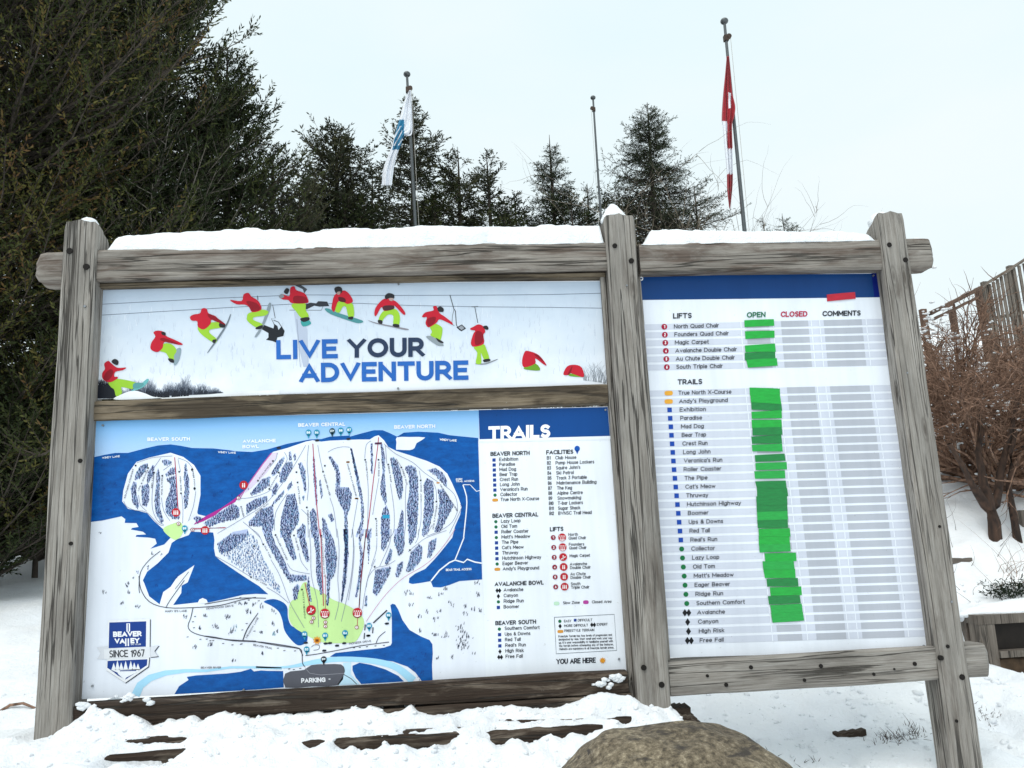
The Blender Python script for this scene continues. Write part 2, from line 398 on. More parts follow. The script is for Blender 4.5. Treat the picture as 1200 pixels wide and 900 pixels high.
timber("bottom_beam", (-2.03, -.085, .52), (.89, .06, .668), WOOD_LOW, sign, rough=.009)
_, q0 = zx(940, 807.5, -.075); _, q1 = zx(940, 767.5, -.075)
timber("bottom_beam", (1.108, -.075, q0), (2.96, .06, q1), WOOD, sign, end_round=(0, .035), rough=.004)
timber("trim_board", (1.108, -.02, q1 + .002), (1.137, .05, zb2 - .002), WOOD, sign, axis_='z', ch=.003, rough=.001, nseg=30)

def disc_bolt(px, py, y, r, parent, mat, name="bolt", depth=.004):
    c = at(px, py, y - .003); bm = bmesh.new()
    bmesh.ops.create_cone(bm, cap_ends=True, segments=12, radius1=r, radius2=r * .9, depth=depth + .012,
                          matrix=Matrix.Translation((c[0], c[1] + .004, c[2])) @ Matrix.Rotation(math.pi / 2, 4, 'X'))
    me = bpy.data.meshes.new(name); bm.to_mesh(me); bm.free()
    return link(name, me, [mat], parent)
for par, y, lst in ((post_l, -.1, [(81.5, 294, .019), (101, 312.5, .019), (94, 540, .013), (83, 637, .011), (99.5, 359, .008)]),
                    (post_m, -.1, [(720.5, 288, .016), (740, 305.5, .017), (734.5, 334.5, .006), (754.5, 782.5, .016), (775.5, 802.5, .017)]),
                    (post_r, -.1, [(1042, 287, .017), (1061, 304.5, .017), (1063, 437, .006), (1101, 617, .009), (1110.5, 757.5, .011), (1103, 771, .015), (1127.5, 793.5, .017), (1121, 845, .009), (1115, 705, .007)])):
    for px, py, r in lst: disc_bolt(px, py, y, r, par, HOLE if r > .008 else SCREW, "bolt_hole" if r > .008 else "screw")
for px, py, r in [(829, 792, .009), (880, 782, .012), (851, 802.5, .012), (962, 780.5, .012), (942.7, 797, .010), (1024, 790, .009), (1072, 778, .012), (1048, 784, .006)]:
    disc_bolt(px, py, -.075, r, sign, HOLE, "bolt_hole")

# half-buried retaining timbers stepping down below the sign
def step_timber(xa, xb, y, za, zb_, lab):
    o = timber("retaining_timber", (xa, y, 0), (xb, y + .15, .17), WOOD_LOW, None, rough=.011, ch=.014)
    me = o.data; co = np.empty(len(me.vertices) * 3, np.float32); me.vertices.foreach_get('co', co); co = co.reshape(-1, 3)
    co[:, 2] += za + (zb_ - za) * (co[:, 0] - xa) / (xb - xa) - .17
    me.vertices.foreach_set('co', co.ravel()); me.update()
    tag(o, lab, "timber", "half-buried retaining timbers under the signboard")
g0 = lambda px, cur, y: float(np.interp(at(px, 860, y)[0], *cur))
step_timber(at(140, 860, -.17)[0], at(742, 840, -.17)[0], -.178, g0(140, _cs, -.17) - .006, g0(742, _cs, -.17) - .006, "upper snow-covered dark timber, just below the bottom beam of the signboard")
step_timber(at(124, 875, -.27)[0], at(540, 860, -.27)[0], -.282, g0(124, _cb, -.27) - .008, g0(540, _cb, -.27) - .008, "long lower dark timber poking out of the snow under the trail map")
step_timber(at(556, 855, -.27)[0], at(706, 850, -.27)[0], -.282, g0(556, _cb, -.27) - .008, g0(706, _cb, -.27) - .008, "short lower dark timber poking out of the snow below the legend")

# snow lying on the timbers
def snow_strip(name, xa, xb, ya, yb_, z, topf, lab, taper=(.05, .02), seed=0, parent=None):
    xs = np.arange(xa, xb + .001, .012); ys = np.linspace(ya, yb_, 14); X, Y = np.meshgrid(xs, ys)
    v = (Y - ya) / (yb_ - ya)
    across = (1 - np.abs(2 * v - 1) ** 3.2) ** .6
    al = sstep(0, taper[0], X - xa) * sstep(0, taper[1], xb - X)
    h = topf(X) * al ** .7 * across * (1 + .10 * fbm(X * 5, Y * 8, o=3, seed=seed + 4)) + .010 * across * al * fbm(X * 20, Y * 20, o=4, seed=seed)
    Z = z + np.maximum(h, 0) - .006
    Y2 = Y + .022 * fbm(X * 9, Y * 0 + seed, o=3, seed=seed + 1) * (np.abs(2 * v - 1))
    V = np.stack([X, Y2, Z], -1).reshape(-1, 3); nx_, ny_ = len(xs), len(ys)
    Vb = V.copy(); Vb[:, 2] = z - .008; n0 = len(V); V = np.vstack([V, Vb])
    I = (np.arange(ny_ - 1)[:, None] * nx_ + np.arange(nx_ - 1)[None]).ravel()
    F = np.stack([I, I + 1, I + 1 + nx_, I + nx_], 1); F2 = F[:, ::-1] + n0
    def rim(idx): idx = np.array(idx); return np.stack([idx[:-1], idx[:-1] + n0, idx[1:] + n0, idx[1:]], 1)
    r1 = rim(np.arange(nx_)); r2 = rim(np.arange(nx_)[::-1] + (ny_ - 1) * nx_)
    r3 = rim(np.arange(ny_)[::-1] * nx_); r4 = rim(np.arange(ny_) * nx_ + nx_ - 1)
    me = mesh_np(name, V, np.vstack([F, F2, r1, r2, r3, r4]))
    o = link(name, me, [SNOW], parent, smooth=True)
    return tag(o, lab, "snow")
hp = lambda pts, y, zr: (lambda X: np.interp(X, [at(a, b, y)[0] for a, b in pts], [at(a, b, y)[2] - zr for a, b in pts]))
snow_strip("snow_heap", at(126, 288, -.03)[0], .915, -.078, .055, zt, hp([(126, 283), (150, 276), (190, 274), (240, 272), (280, 270), (330, 269), (345, 271), (365, 273), (380, 269), (430, 269), (500, 267), (600, 266), (660, 265), (706, 265)], -.0, zt),
           "long thick snow layer lying on the top beam above the banner", (.06, .012), 3)
snow_strip("snow_heap", 1.14, at(1019, 280, 0)[0], -.078, .055, zt2, hp([(752, 279), (762, 270.5), (790, 270), (830, 271), (880, 272), (940, 272.5), (985, 272), (1019, 278)], 0, zt2),
           "snow layer lying on the top beam above the open trails list", (.08, .05), 6)
snow_strip("snow_heap", at(1064, 280, 0)[0], at(1082, 280, 0)[0], -.05, .05, zt2, lambda X: .03 + 0 * X, "small snow heap on the beam end right of the right post", (.03, .03), 9)
def blob(name, c, r, lab, seed, par=None, cat="snow", mat=None, sub=4, amp=.12, fr=3.0, flat=-.6):
    bm = bmesh.new(); bmesh.ops.create_icosphere(bm, subdivisions=sub, radius=1)
    co = np.array([v.co for v in bm.verts]); n = fbm(co[:, 0] * fr + seed, co[:, 1] * fr, co[:, 2] * fr, 4, seed)
    co = co * (1 + amp * n)[:, None]; co[:, 2] = np.maximum(co[:, 2], flat)
    for v, p in zip(bm.verts, co): v.co = (c[0] + p[0] * r[0], c[1] + p[1] * r[1], c[2] + p[2] * r[2])
    me = bpy.data.meshes.new(name); bm.to_mesh(me); bm.free()
    o = link(name, me, [mat or SNOW], par, smooth=True)
    if cat: tag(o, lab, cat)
    return o
blob("snow_heap", (-2.10, -.045, 3.408), (.058, .05, .05), "small snow cap on top of the left post", 3)
o = blob("snow_heap", (1.0, -.02, 3.405), (.085, .075, .05), "pointed snow cap on top of the middle post", 7)
for v in o.data.vertices:      # drawn up to a leaning point
    f = max(0, (v.co.z - 3.405) / .05); v.co.z += .045 * f ** 2.2; v.co.x += (.985 - v.co.x) * .35 * f
blob("snow_heap", (2.702, 0.0, 3.365), (.072, .075, .062), "rounded snow cap on top of the right post", 12)
# ------------------------------------------------------------------ printed panels
_texts = []      # queued lettering
_tess = {}
def SP(px, py, layer=0):
    r = MCAM @ np.array([px - CX, -(py - CY), -FOC]); t = -CAM[1] / r[1]
    p = CAM + r * t; return (p[0], -.0005 - .00045 * layer, p[2])
def smooth_pts(pts, closed=True, n=4):
    P = np.array(pts, float); k = len(P); out = []
    rng_ = range(k) if closed else range(k - 1)
    for i in rng_:
        a, b, c, d = (P[(i + j) % k] if closed else P[min(max(i + j, 0), k - 1)] for j in (-1, 0, 1, 2))
        for t in np.arange(n) / n:
            out.append(.5 * ((2 * b) + (c - a) * t + (2 * a - 5 * b + 4 * c - d) * t * t + (3 * b - a - 3 * c + d) * t ** 3))
    if not closed: out.append(P[-1])
    return [tuple(p) for p in out]
class Print:
    """flat ink areas and lettering lying on the panel"""
    def __init__(s): s.V = []; s.F = []; s.M = []; s.mats = []
    def mi(s, col):
        m = print_mat(col) if isinstance(col, str) else col
        if m not in s.mats: s.mats.append(m)
        return s.mats.index(m)
    def poly(s, pts, col, layer=1, sm=0):
        if sm: pts = smooth_pts(pts, True, sm)
        v = [Vector((x, -y, 0)) for x, y in pts]
        tris = geometry.tessellate_polygon([v]); b = len(s.V); s.V += [SP(x, y, layer) for x, y in pts]; k = s.mi(col)
        for t in tris:
            a, c, d = (np.array(v[i])[:2] for i in t)
            if (c[0] - a[0]) * (d[1] - a[1]) - (c[1] - a[1]) * (d[0] - a[0]) < 0: t = t[::-1]
            s.F.append(tuple(b + i for i in t)); s.M.append(k)
    def line(s, pts, w, col, layer=3, sm=0, closed=False):
        if sm: pts = smooth_pts(pts, closed, sm)
        P = np.array(pts, float)
        if closed: P = np.vstack([P, P[:1]])
        d = np.gradient(P, axis=0); nn = np.stack([-d[:, 1], d[:, 0]], 1); nn /= np.maximum(np.linalg.norm(nn, axis=1), 1e-6)[:, None]
        w = np.asarray(w, float); w = np.interp(np.linspace(0, 1, len(P)), np.linspace(0, 1, w.size), np.atleast_1d(w)) if w.ndim else w * np.ones(len(P))
        L = P + nn * w[:, None] / 2; R = P - nn * w[:, None] / 2; b = len(s.V); k = s.mi(col)
        for l, r in zip(L, R): s.V += [SP(*l, layer), SP(*r, layer)]
        for i in range(len(P) - 1): s.F.append((b + 2 * i, b + 2 * i + 2, b + 2 * i + 3, b + 2 * i + 1)[::1]); s.M.append(k)
    def circ(s, x, y, r, col, layer=4, ry=None, n=16, sq=1):
        s.poly([(x + r * math.cos(a), y + (ry or r) * math.sin(a)) for a in np.arange(n) * 2 * math.pi / n], col, layer)
    def rect(s, x0, y0, x1, y1, col, layer=1, sk=0.): # sk: rise (px) left->right
        s.poly([(x0, y0), (x1, y0 - sk), (x1, y1 - sk), (x0, y1)], col, layer)
    def text(s, t, x0, y0, x1, y1, cap, col, bold=0., layer=6, shear=0.):
        _texts.append((s, t, x0, y0, x1, y1, cap, s.mi(col), bold, layer, shear))
    def build(s, name, parent=None):
        me = mesh_np(name, s.V, s.F); me.polygons.foreach_set('material_index', np.array(s.M, np.int32))
        return link(name, me, s.mats, parent)
# a plain geometric sans drawn as strokes (cap height 1)
def _arc(cx, cy, rx, ry, a0, a1, n=9):
    return [(cx + rx * math.cos(math.radians(a0 + (a1 - a0) * i / n)), cy + ry * math.sin(math.radians(a0 + (a1 - a0) * i / n))) for i in range(n + 1)]
_O = lambda cx, cy, rx, ry: _arc(cx, cy, rx, ry, 90, 450, 20)
_bowl = _O(.27, .36, .27, .36)
GLY = {
 'A': (.88, [[(0, 0), (.44, 1), (.88, 0)], [(.16, .3), (.72, .3)]]), 'B': (.66, [[(0, 0), (0, 1)] + _arc(.36, .76, .25, .24, 90, -90) + [(0, .52)], [(.36, .52)] + _arc(.38, .26, .28, .26, 90, -90) + [(0, 0)]]),
 'C': (.80, [_arc(.46, .5, .46, .5, 42, 318, 16)]), 'D': (.78, [[(0, 0), (0, 1)] + _arc(.32, .5, .46, .5, 90, -90, 12) + [(0, 0)]]), 'E': (.60, [[(.60, 1), (0, 1), (0, 0), (.60, 0)], [(0, .51), (.52, .51)]]),
 'F': (.58, [[(.58, 1), (0, 1), (0, 0)], [(0, .5), (.5, .5)]]), 'G': (.86, [_arc(.46, .5, .46, .5, 45, 318, 16) + [(.83, .16), (.83, .48), (.5, .48)]]), 'H': (.72, [[(0, 0), (0, 1)], [(.72, 0), (.72, 1)], [(0, .51), (.72, .51)]]),
 'I': (.0, [[(0, 0), (0, 1)]]), 'J': (.5, [[(.5, 1), (.5, .3)] + _arc(.24, .28, .26, .28, 0, -150)]), 'K': (.7, [[(0, 0), (0, 1)], [(.66, 1), (0, .38)], [(.25, .6), (.72, 0)]]), 'L': (.54, [[(0, 1), (0, 0), (.54, 0)]]),
 'M': (.92, [[(0, 0), (0, 1)], [(.06, .92), (.46, .26)], [(.46, .26), (.86, .92)], [(.92, 1), (.92, 0)]]), 'N': (.74, [[(0, 0), (0, 1)], [(.05, .93), (.69, .07)], [(.74, 0), (.74, 1)]]), 'O': (.94, [_O(.47, .5, .47, .5)]), 'P': (.62, [[(0, 0), (0, 1)] + _arc(.34, .7, .28, .3, 90, -90) + [(0, .4)]]),
 'Q': (.94, [_O(.47, .5, .47, .5), [(.55, .28), (.9, -.04)]]), 'R': (.68, [[(0, 0), (0, 1)] + _arc(.36, .71, .28, .29, 90, -90) + [(0, .42)], [(.34, .42), (.68, 0)]]), 'S': (.62, [_arc(.32, .75, .28, .25, 40, 250, 10) + _arc(.32, .26, .29, .26, 70, -140, 10)]),
 'T': (.72, [[(0, 1), (.72, 1)], [(.36, 1), (.36, 0)]]), 'U': (.72, [[(0, 1), (0, .36)] + _arc(.36, .36, .36, .36, 180, 360, 10) + [(.72, 1)]]), 'V': (.84, [[(0, 1), (.42, 0), (.84, 1)]]), 'W': (1.2, [[(0, 1), (.31, 0), (.6, .96), (.89, 0), (1.2, 1)]]),
 'X': (.78, [[(0, 0), (.78, 1)], [(0, 1), (.78, 0)]]), 'Y': (.8, [[(0, 1), (.4, .45), (.8, 1)], [(.4, .45), (.4, 0)]]), 'Z': (.68, [[(0, 1), (.68, 1), (0, 0), (.68, 0)]]),
 'a': (.5, [_O(.25, .33, .25, .33)[:], [(.5, .7), (.5, 0)]]), 'b': (.54, [_bowl, [(0, 1), (0, 0)]]), 'c': (.48, [_arc(.27, .36, .27, .36, 45, 315, 12)]), 'd': (.54, [_bowl, [(.54, 1), (.54, 0)]]), 'e': (.52, [[(.01, .36), (.53, .36)] + _arc(.27, .36, .27, .36, 0, 315, 14)]),
 'f': (.3, [_arc(.3, .8, .18, .2, 80, 180, 5) + [(.12, 0)], [(0, .68), (.3, .68)]]), 'g': (.54, [_bowl, [(.54, .7), (.54, .02)] + _arc(.27, -.02, .27, .24, 0, -150, 8)]), 'h': (.48, [[(0, 1), (0, 0)], [(0, .44)] + _arc(.24, .46, .24, .26, 180, 0, 8) + [(.48, 0)]]), 'i': (.0, [[(0, .7), (0, 0)], [(0, .98), (0, .88)]]),
 'j': (.0, [[(0, .7), (0, -.2), (-.12, -.27)], [(0, .98), (0, .88)]]), 'k': (.48, [[(0, 1), (0, 0)], [(.44, .7), (0, .26)], [(.17, .42), (.5, 0)]]), 'l': (.0, [[(0, 1), (0, 0)]]), 'm': (.84, [[(0, .7), (0, 0)], [(0, .46)] + _arc(.21, .48, .21, .24, 180, 0, 8) + [(.42, 0)], [(.42, .46)] + _arc(.63, .48, .21, .24, 180, 0, 8) + [(.84, 0)]]),
 'n': (.48, [[(0, .7), (0, 0)], [(0, .44)] + _arc(.24, .46, .24, .26, 180, 0, 8) + [(.48, 0)]]), 'o': (.56, [_O(.28, .36, .28, .36)]), 'p': (.54, [_bowl, [(0, .7), (0, -.26)]]), 'q': (.54, [_bowl, [(.54, .7), (.54, -.26)]]), 'r': (.28, [[(0, .7), (0, 0)], [(0, .4)] + _arc(.26, .46, .26, .25, 180, 85, 5)]),
 's': (.42, [_arc(.22, .54, .18, .18, 40, 250, 8) + _arc(.21, .18, .2, .18, 70, -140, 8)]), 't': (.3, [[(.12, .95), (.12, .16)] + _arc(.28, .16, .16, .16, 180, 280, 4), [(0, .7), (.3, .7)]]), 'u': (.48, [[(0, .7), (0, .26)] + _arc(.24, .26, .24, .26, 180, 360, 8) + [(.48, .7)], [(.48, .3), (.48, 0)]]), 'v': (.52, [[(0, .7), (.26, 0), (.52, .7)]]),
 'w': (.8, [[(0, .7), (.2, 0), (.4, .66), (.6, 0), (.8, .7)]]), 'x': (.5, [[(0, 0), (.5, .7)], [(0, .7), (.5, 0)]]), 'y': (.52, [[(0, .7), (.26, 0)], [(.52, .7), (.2, -.2), (.02, -.26)]]), 'z': (.46, [[(0, .7), (.46, .7), (0, 0), (.46, 0)]]),
 '1': (.2, [[(0, .82), (.2, 1), (.2, 0)]]), '2': (.58, [_arc(.29, .72, .28, .28, 160, -30, 9) + [(0, 0), (.6, 0)]]), '3': (.58, [[(.02, 1), (.54, 1), (.26, .62)] + _arc(.27, .3, .3, .3, 80, -145, 10)]), '4': (.64, [[(.48, 0), (.48, 1), (0, .26), (.64, .26)]]), '5': (.58, [[(.54, 1), (.07, 1), (.04, .54)] + _arc(.27, .31, .3, .31, 110, -140, 10)]),
 '6': (.6, [_O(.3, .31, .3, .31), [(.02, .38), (.2, .78), (.42, 1)]]), '7': (.56, [[(0, 1), (.56, 1), (.2, 0)]]), '8': (.58, [_O(.29, .75, .24, .25), _O(.29, .26, .29, .26)]), '9': (.6, [_O(.3, .69, .3, .31), [(.58, .62), (.4, .22), (.18, 0)]]), '0': (.64, [_O(.32, .5, .32, .5)]),
 "'": (.0, [[(0, 1), (0, .76)]]), '-': (.34, [[(0, .38), (.34, .38)]]), '.': (.0, [[(0, .1), (0, 0)]]), '&': (.7, [[(.7, 0), (.14, .66)] + _arc(.3, .78, .2, .22, 190, -40, 9) + [(.1, .4)] + _arc(.27, .24, .25, .24, 150, 300, 6) + [(.66, .44)]]), ',': (0, [[(0, .1), (-.08, -.15)]]), ' ': (.26, [])}
def _ribbon(P, hw):
    P = [P[0]] + [q for a, q in zip(P[:-1], P[1:]) if abs(a[0] - q[0]) + abs(a[1] - q[1]) > 1e-4]
    P = np.array(P, float); n = len(P); closed = np.allclose(P[0], P[-1]); d = unit2(P[1:] - P[:-1]); L = []; R = []
    if not closed:      # butt ends stay square; keep them inside the letter box
        pass
    for i in range(n):
        a = d[i - 1] if i > 0 else (d[-1] if closed else d[0]); b = d[i] if i < n - 1 else (d[0] if closed else d[-1])
        na, nb_ = np.array([-a[1], a[0]]), np.array([-b[1], b[0]]); m_ = na + nb_; q = m_.dot(m_)
        if q < .02: o = na * hw
        else: o = m_ * 2 / q * hw; ln = np.linalg.norm(o); o = o * min(1, 4.0 * hw / ln)
        L.append(P[i] + o); R.append(P[i] - o)
    return L, R
def unit2(v): return v / np.maximum(np.linalg.norm(v, axis=1, keepdims=True), 1e-9)
def draw_text(s, t, x0, y0, x1, y1, cap, mi, wt, layer):
    """wt: stroke weight as a part of the cap height; the line is fitted between its two ends"""
    hw = wt / 2; pen = 0; strokes = []; sp = .17 + wt * .75
    for ch in t:
        g = GLY.get(ch, GLY[' ']); 
        for st_ in g[1]: strokes.append(([(pen + x, hw + y * (1 - wt)) for x, y in st_], st_))
        pen += g[0] + sp
    W_ = pen - sp; d = np.array([x1 - x0, y1 - y0], float); ln = np.hypot(*d); u = d / ln; fx = (ln - wt * cap) / max(W_, .01) if W_ > 0 else cap
    n_ = np.array([u[1], -u[0]])
    if abs(u[0]) > .9: n_ = n_ * .3 + np.array([-.05 + .14 * (x0 / 1200), -1]) * .7
    for k, (pts, raw) in enumerate(strokes):
        q = [(p[0] * fx / cap + hw, p[1]) for p in pts]
        # extend free ends by half the weight where the stroke runs to the edge of the letter
        q = [list(p) for p in q]
        if abs(q[0][0] - q[-1][0]) + abs(q[0][1] - q[-1][1]) > 1e-4:
            for e, f in ((0, 1), (-1, -2)):
                v = np.array(q[e]) - np.array(q[f]); v = v / max(np.linalg.norm(v), 1e-6)
                if max(abs(v)) > .9 or True: q[e] = [q[e][0] + v[0] * hw * (abs(v[0]) > .9 or abs(v[1]) > .5), q[e][1] + v[1] * hw * (abs(v[0]) > .9 or abs(v[1]) > .5)]
        L, R = _ribbon([tuple(p) for p in q], hw); b = len(s.V); lay = layer + (k % 5) * .22; ys = [p[1] for p in raw]; ya_, yb_ = min(ys) * (1 - wt), max(ys) * (1 - wt) + wt
        for i_, (l, r) in enumerate(zip(L, R)):
            for w in (l, r): p = np.array([x0, y0]) + u * w[0] * cap + n_ * min(max(w[1], ya_), yb_) * cap; s.V.append(SP(p[0], p[1], lay + .16 * i_ / len(L)))
        for i in range(len(L) - 1): s.F.append((b + 2 * i, b + 2 * i + 1, b + 2 * i + 3, b + 2 * i + 2)); s.M.append(mi)
def flush_texts():
    for s, t, x0, y0, x1, y1, cap, mi, bold, layer, shear in _texts:
        draw_text(s, t, x0, y0, x1, y1, cap, mi, .135 + bold * 3.1, layer)

def panel(name, q, parent, depth=.012, col='eef1f6'):
    """the sheet itself: corners TL,TR,BR,BL"""
    P = [np.array(SP(*c, 0)) for c in q]; f = [p + np.array([0, .0005, 0]) for p in P]; bk = [p + np.array([0, depth, 0]) for p in f]
    me = mesh_np(name, f + bk, [(0, 3, 2, 1), (4, 5, 6, 7), (0, 1, 5, 4), (1, 2, 6, 5), (2, 3, 7, 6), (3, 0, 4, 7)])
    return link(name, me, [print_mat(col, .33)], parent)
def Zf(ox, oy, s): return lambda *p: [(ox + p[i] / s, oy + p[i + 1] / s) for i in range(0, len(p), 2)]
zC, zD, zE, zF, zG, zH = Zf(0, 470, 4), Zf(0, 675, 4), Zf(220, 480, 6), Zf(400, 480, 6), Zf(240, 620, 6), Zf(400, 620, 6)
zI, zJ, zK = Zf(560, 470, 6.6667), Zf(560, 595, 6.6667), Zf(560, 680, 6.6667)
zN, zO = Zf(90, 700, 5), Zf(300, 740, 4.615)
zU, zV, zW, zX, zY = Zf(110, 330, 6.4286), Zf(240, 325, 8.5714), Zf(370, 325, 8.5714), Zf(480, 340, 8.5714), Zf(590, 340, 6.4286)
zAA, zAB, zAC = Zf(130, 515, 6.923), Zf(320, 500, 7.5), Zf(420, 500, 6.4286)
zL, zM = Zf(740, 310, 3.75), Zf(740, 520, 3.3333)

# ================= banner
BQ = [(116.5, 333.4), (705.5, 329), (711.2, 452), (111.5, 467.8)]
banner = panel("banner_panel", BQ, sign, col='e6ecf5')
bp_ = Print()
def vgrad_mat(name, stops, axis=2, noise_amt=.0):
    """printed colour gradient running up the sheet"""
    m, t, b = newmat(name); g = N(t, "ShaderNodeNewGeometry"); sp = N(t, "ShaderNodeSeparateXYZ"); t.links.new(g.outputs['Position'], sp.inputs[0])
    mr = N(t, "ShaderNodeMapRange"); mr.inputs[1].default_value = stops[0][0]; mr.inputs[2].default_value = stops[-1][0]
    t.links.new(sp.outputs[axis], mr.inputs[0]); z0, z1 = stops[0][0], stops[-1][0]
    v = mr.outputs[0]
    if noise_amt:
        n1 = N(t, "ShaderNodeTexNoise", Scale=3.5, Detail=6.0, Roughness=.65); t.links.new(g.outputs['Position'], n1.inputs['Vector'])
        v = math_(t, 'ADD', v, math_(t, 'MULTIPLY', math_(t, 'SUBTRACT', n1.outputs[0], .5), noise_amt))
    r = ramp(t, [((z - z0) / (z1 - z0), lin(c)) for z, c in stops], v); t.links.new(r.outputs[0], b.inputs['Base Color'])
    b.inputs['Roughness'].default_value = .36; b.inputs['Specular IOR Level'].default_value = .2
    return m
ban_sky = vgrad_mat("print_banner_sky", [(2.4, 'e9edf4'), (2.6, 'd6dee8'), (2.8, 'cad5e2'), (3.05, 'bac8d9')], noise_amt=.9)
bp_.poly([(117.5, 334.4), (705, 330), (710.5, 451), (112.3, 466.8)], ban_sky, 0)
# misty print behind: brush at the foot of the slope
r_ = random.Random(3)
def brush(pr, x0, x1, top, bot, n, col, lay, w=.5, lean=.25):
    for _ in range(n):
        x = r_.uniform(x0, x1); f = (x - x0) / (x1 - x0); h = top(f) * r_.uniform(.5, 1.05); y = bot(f)
        pr.line([(x, y), (x + r_.uniform(-lean, lean) * h * .5, y - h * .55), (x + r_.uniform(-lean, lean) * h, y - h)], [w, w * .8, w * .4], col, lay + r_.random() * .6)
for lay_, n_, col_, hs, w_ in ((1.2, 420, 'b9c0cc', 1.15, .5), (1.8, 620, '8f97a5', 1.0, .5), (2.4, 700, '555c6a', .78, .55), (3.0, 500, '2c313c', .5, .7)):
    brush(bp_, 112, 262, lambda f: hs * (20 if f < .12 else (15 + 4 * math.sin(f * 21) + 3 * math.sin(f * 47)) * (1 if f < .8 else (1 - f) / .2 + .08)), lambda f: 467 - 5.5 * f, n_, col_, lay_, w_)
brush(bp_, 112, 135, lambda f: 22, lambda f: 467, 240, '1d2029', 3.6, .9)
brush(bp_, 170, 222, lambda f: 9, lambda f: 466, 120, '23262f', 3.6, .9)
brush(bp_, 684, 710, lambda f: 12 + 12 * math.sin(3 * f), lambda f: 446 + 3 * f, 70, '8d939c', 2, .35, .35)
brush(bp_, 118, 700, lambda f: 8, lambda f: 350 + r_.random() * 95, 500, 'c3ccdc', 1, .45, .2); brush(bp_, 118, 700, lambda f: 9, lambda f: 360 + r_.random() * 90, 160, 'e3e9f3', 1, .6, .2)
bp_.poly(smooth_pts(zU(150, 887, 220, 845, 300, 822, 380, 840, 450, 868, 520, 876, 300, 888)), 'f4f7fb', 4.4)
bp_.poly(zU(520, 876, 780, 858, 1000, 838, 1400, 815, 1400, 850, 500, 884), 'f4f7fb', 4.4)
for ln in (zU(45, 67, 300, 55, 800, 32, 900, 30), ): bp_.line(ln, .45, '8d96a8', 2)
bp_.line([(117, 356.7), (250, 349.7), (330, 346.5), (352, 345.6), (450, 346.3), (560, 346), (640, 345.3), (705, 343.7)], .6, '6d7687', 2)
bp_.line([(116.5, 369.5), (250, 361.5), (340, 356.5), (420, 355.5), (480, 358), (560, 359.6), (640, 360.2), (705, 361.2)], .6, '6d7687', 2)
bp_.poly(zV(895, 350, 930, 340, 1030, 520, 1045, 900, 990, 900, 945, 700), 'b9c3d6', 2); bp_.line(zV(925, 420, 940, 620, 960, 900), .5, '8a93a5', 3)
# chairs of the lift
bp_.line(zV(530, 185, 535, 230), .9, '5b6068', 3); bp_.line(zV(682, 275, 708, 410, 670, 415, 700, 480), .7, '5b6068', 3); bp_.line(zV(690, 430, 740, 450, 800, 540, 780, 590), .8, '4a4e56', 3)
bp_.poly(zV(575, 490, 600, 480, 690, 515, 700, 470, 730, 490, 740, 530, 770, 495, 800, 545, 790, 590, 730, 605, 715, 655, 680, 640, 615, 628, 640, 605, 640, 560, 570, 520), '23262c', 3)
bp_.poly(zV(840, 45, 920, 50, 1030, 120, 1000, 160, 985, 120, 900, 80, 850, 65), '4b4f57', 3)
bp_.poly(zV(1010, 275, 1060, 255, 1120, 262, 1140, 240, 1230, 245, 1250, 290, 1150, 295, 1100, 285, 1030, 320, 1005, 320), '33363d', 3); bp_.line(zV(850, 330, 1000, 330, 1170, 332, 1190, 290), .5, '5b6068', 3)
bp_.line(zX(405, 50, 445, 190, 460, 210, 470, 350, 500, 400, 560, 385), .9, '43474e', 3); bp_.line(zX(445, 195, 430, 260, 425, 340, 450, 360), .6, '6b6f77', 3); bp_.poly(zX(470, 375, 525, 345, 567, 385, 520, 415), '3c3f47', 3); bp_.poly(zX(490, 376, 525, 356, 550, 384, 520, 402), '9a9ea8', 4)
bp_.line(zX(655, 170, 685, 330), .8, '4a4e56', 3)
bp_.line(zX(620, 168, 690, 166), .8, '4a4e56', 3)
bp_.text("LIVE", 324, 421.3, 396, 420, 22.5, '2b67b8', .03); bp_.text("YOUR", 407.5, 419.5, 497.5, 418.2, 22.6, '2b3a55', .03)
bp_.text("ADVENTURE", 351, 448.5, 549, 445.2, 22.8, '2b67b8', .03)
RED, REDD, GRN, GRND, BRD, DK = 'c21f33', '8d1626', '9ccb3b', '6fa02c', '5f9a9c', '2b2a2e'
def rider(lab, *parts):
    p = Print()
    for i, (pts, col) in enumerate(parts): p.poly(smooth_pts(pts, True, 3), col, 5 + .5 * i)
    o = p.build("printed_snowboarder", banner); o['label'] = lab
L_ = "printed snowboarder, red jacket, green trousers, "
rider(L_ + "seated pose at lower left", (zU(345, 780, 400, 735, 415, 745, 380, 790, 330, 815, 280, 825), '6fb5b8'), (zU(110, 760, 140, 735, 200, 735, 300, 755, 330, 775, 290, 810, 210, 795, 215, 840, 170, 865, 155, 815, 130, 795), GRN),
      (zU(300, 770, 335, 762, 380, 770, 350, 800, 300, 805), BRD), (zU(80, 620, 110, 598, 135, 618, 180, 650, 245, 648, 220, 668, 165, 680, 155, 715, 180, 718, 175, 735, 120, 760, 70, 735, 65, 690, 85, 660), RED), (zU(135, 600, 160, 583, 187, 600, 180, 630, 150, 620), DK), (zU(90, 690, 130, 660, 150, 690, 110, 745, 75, 735), REDD))
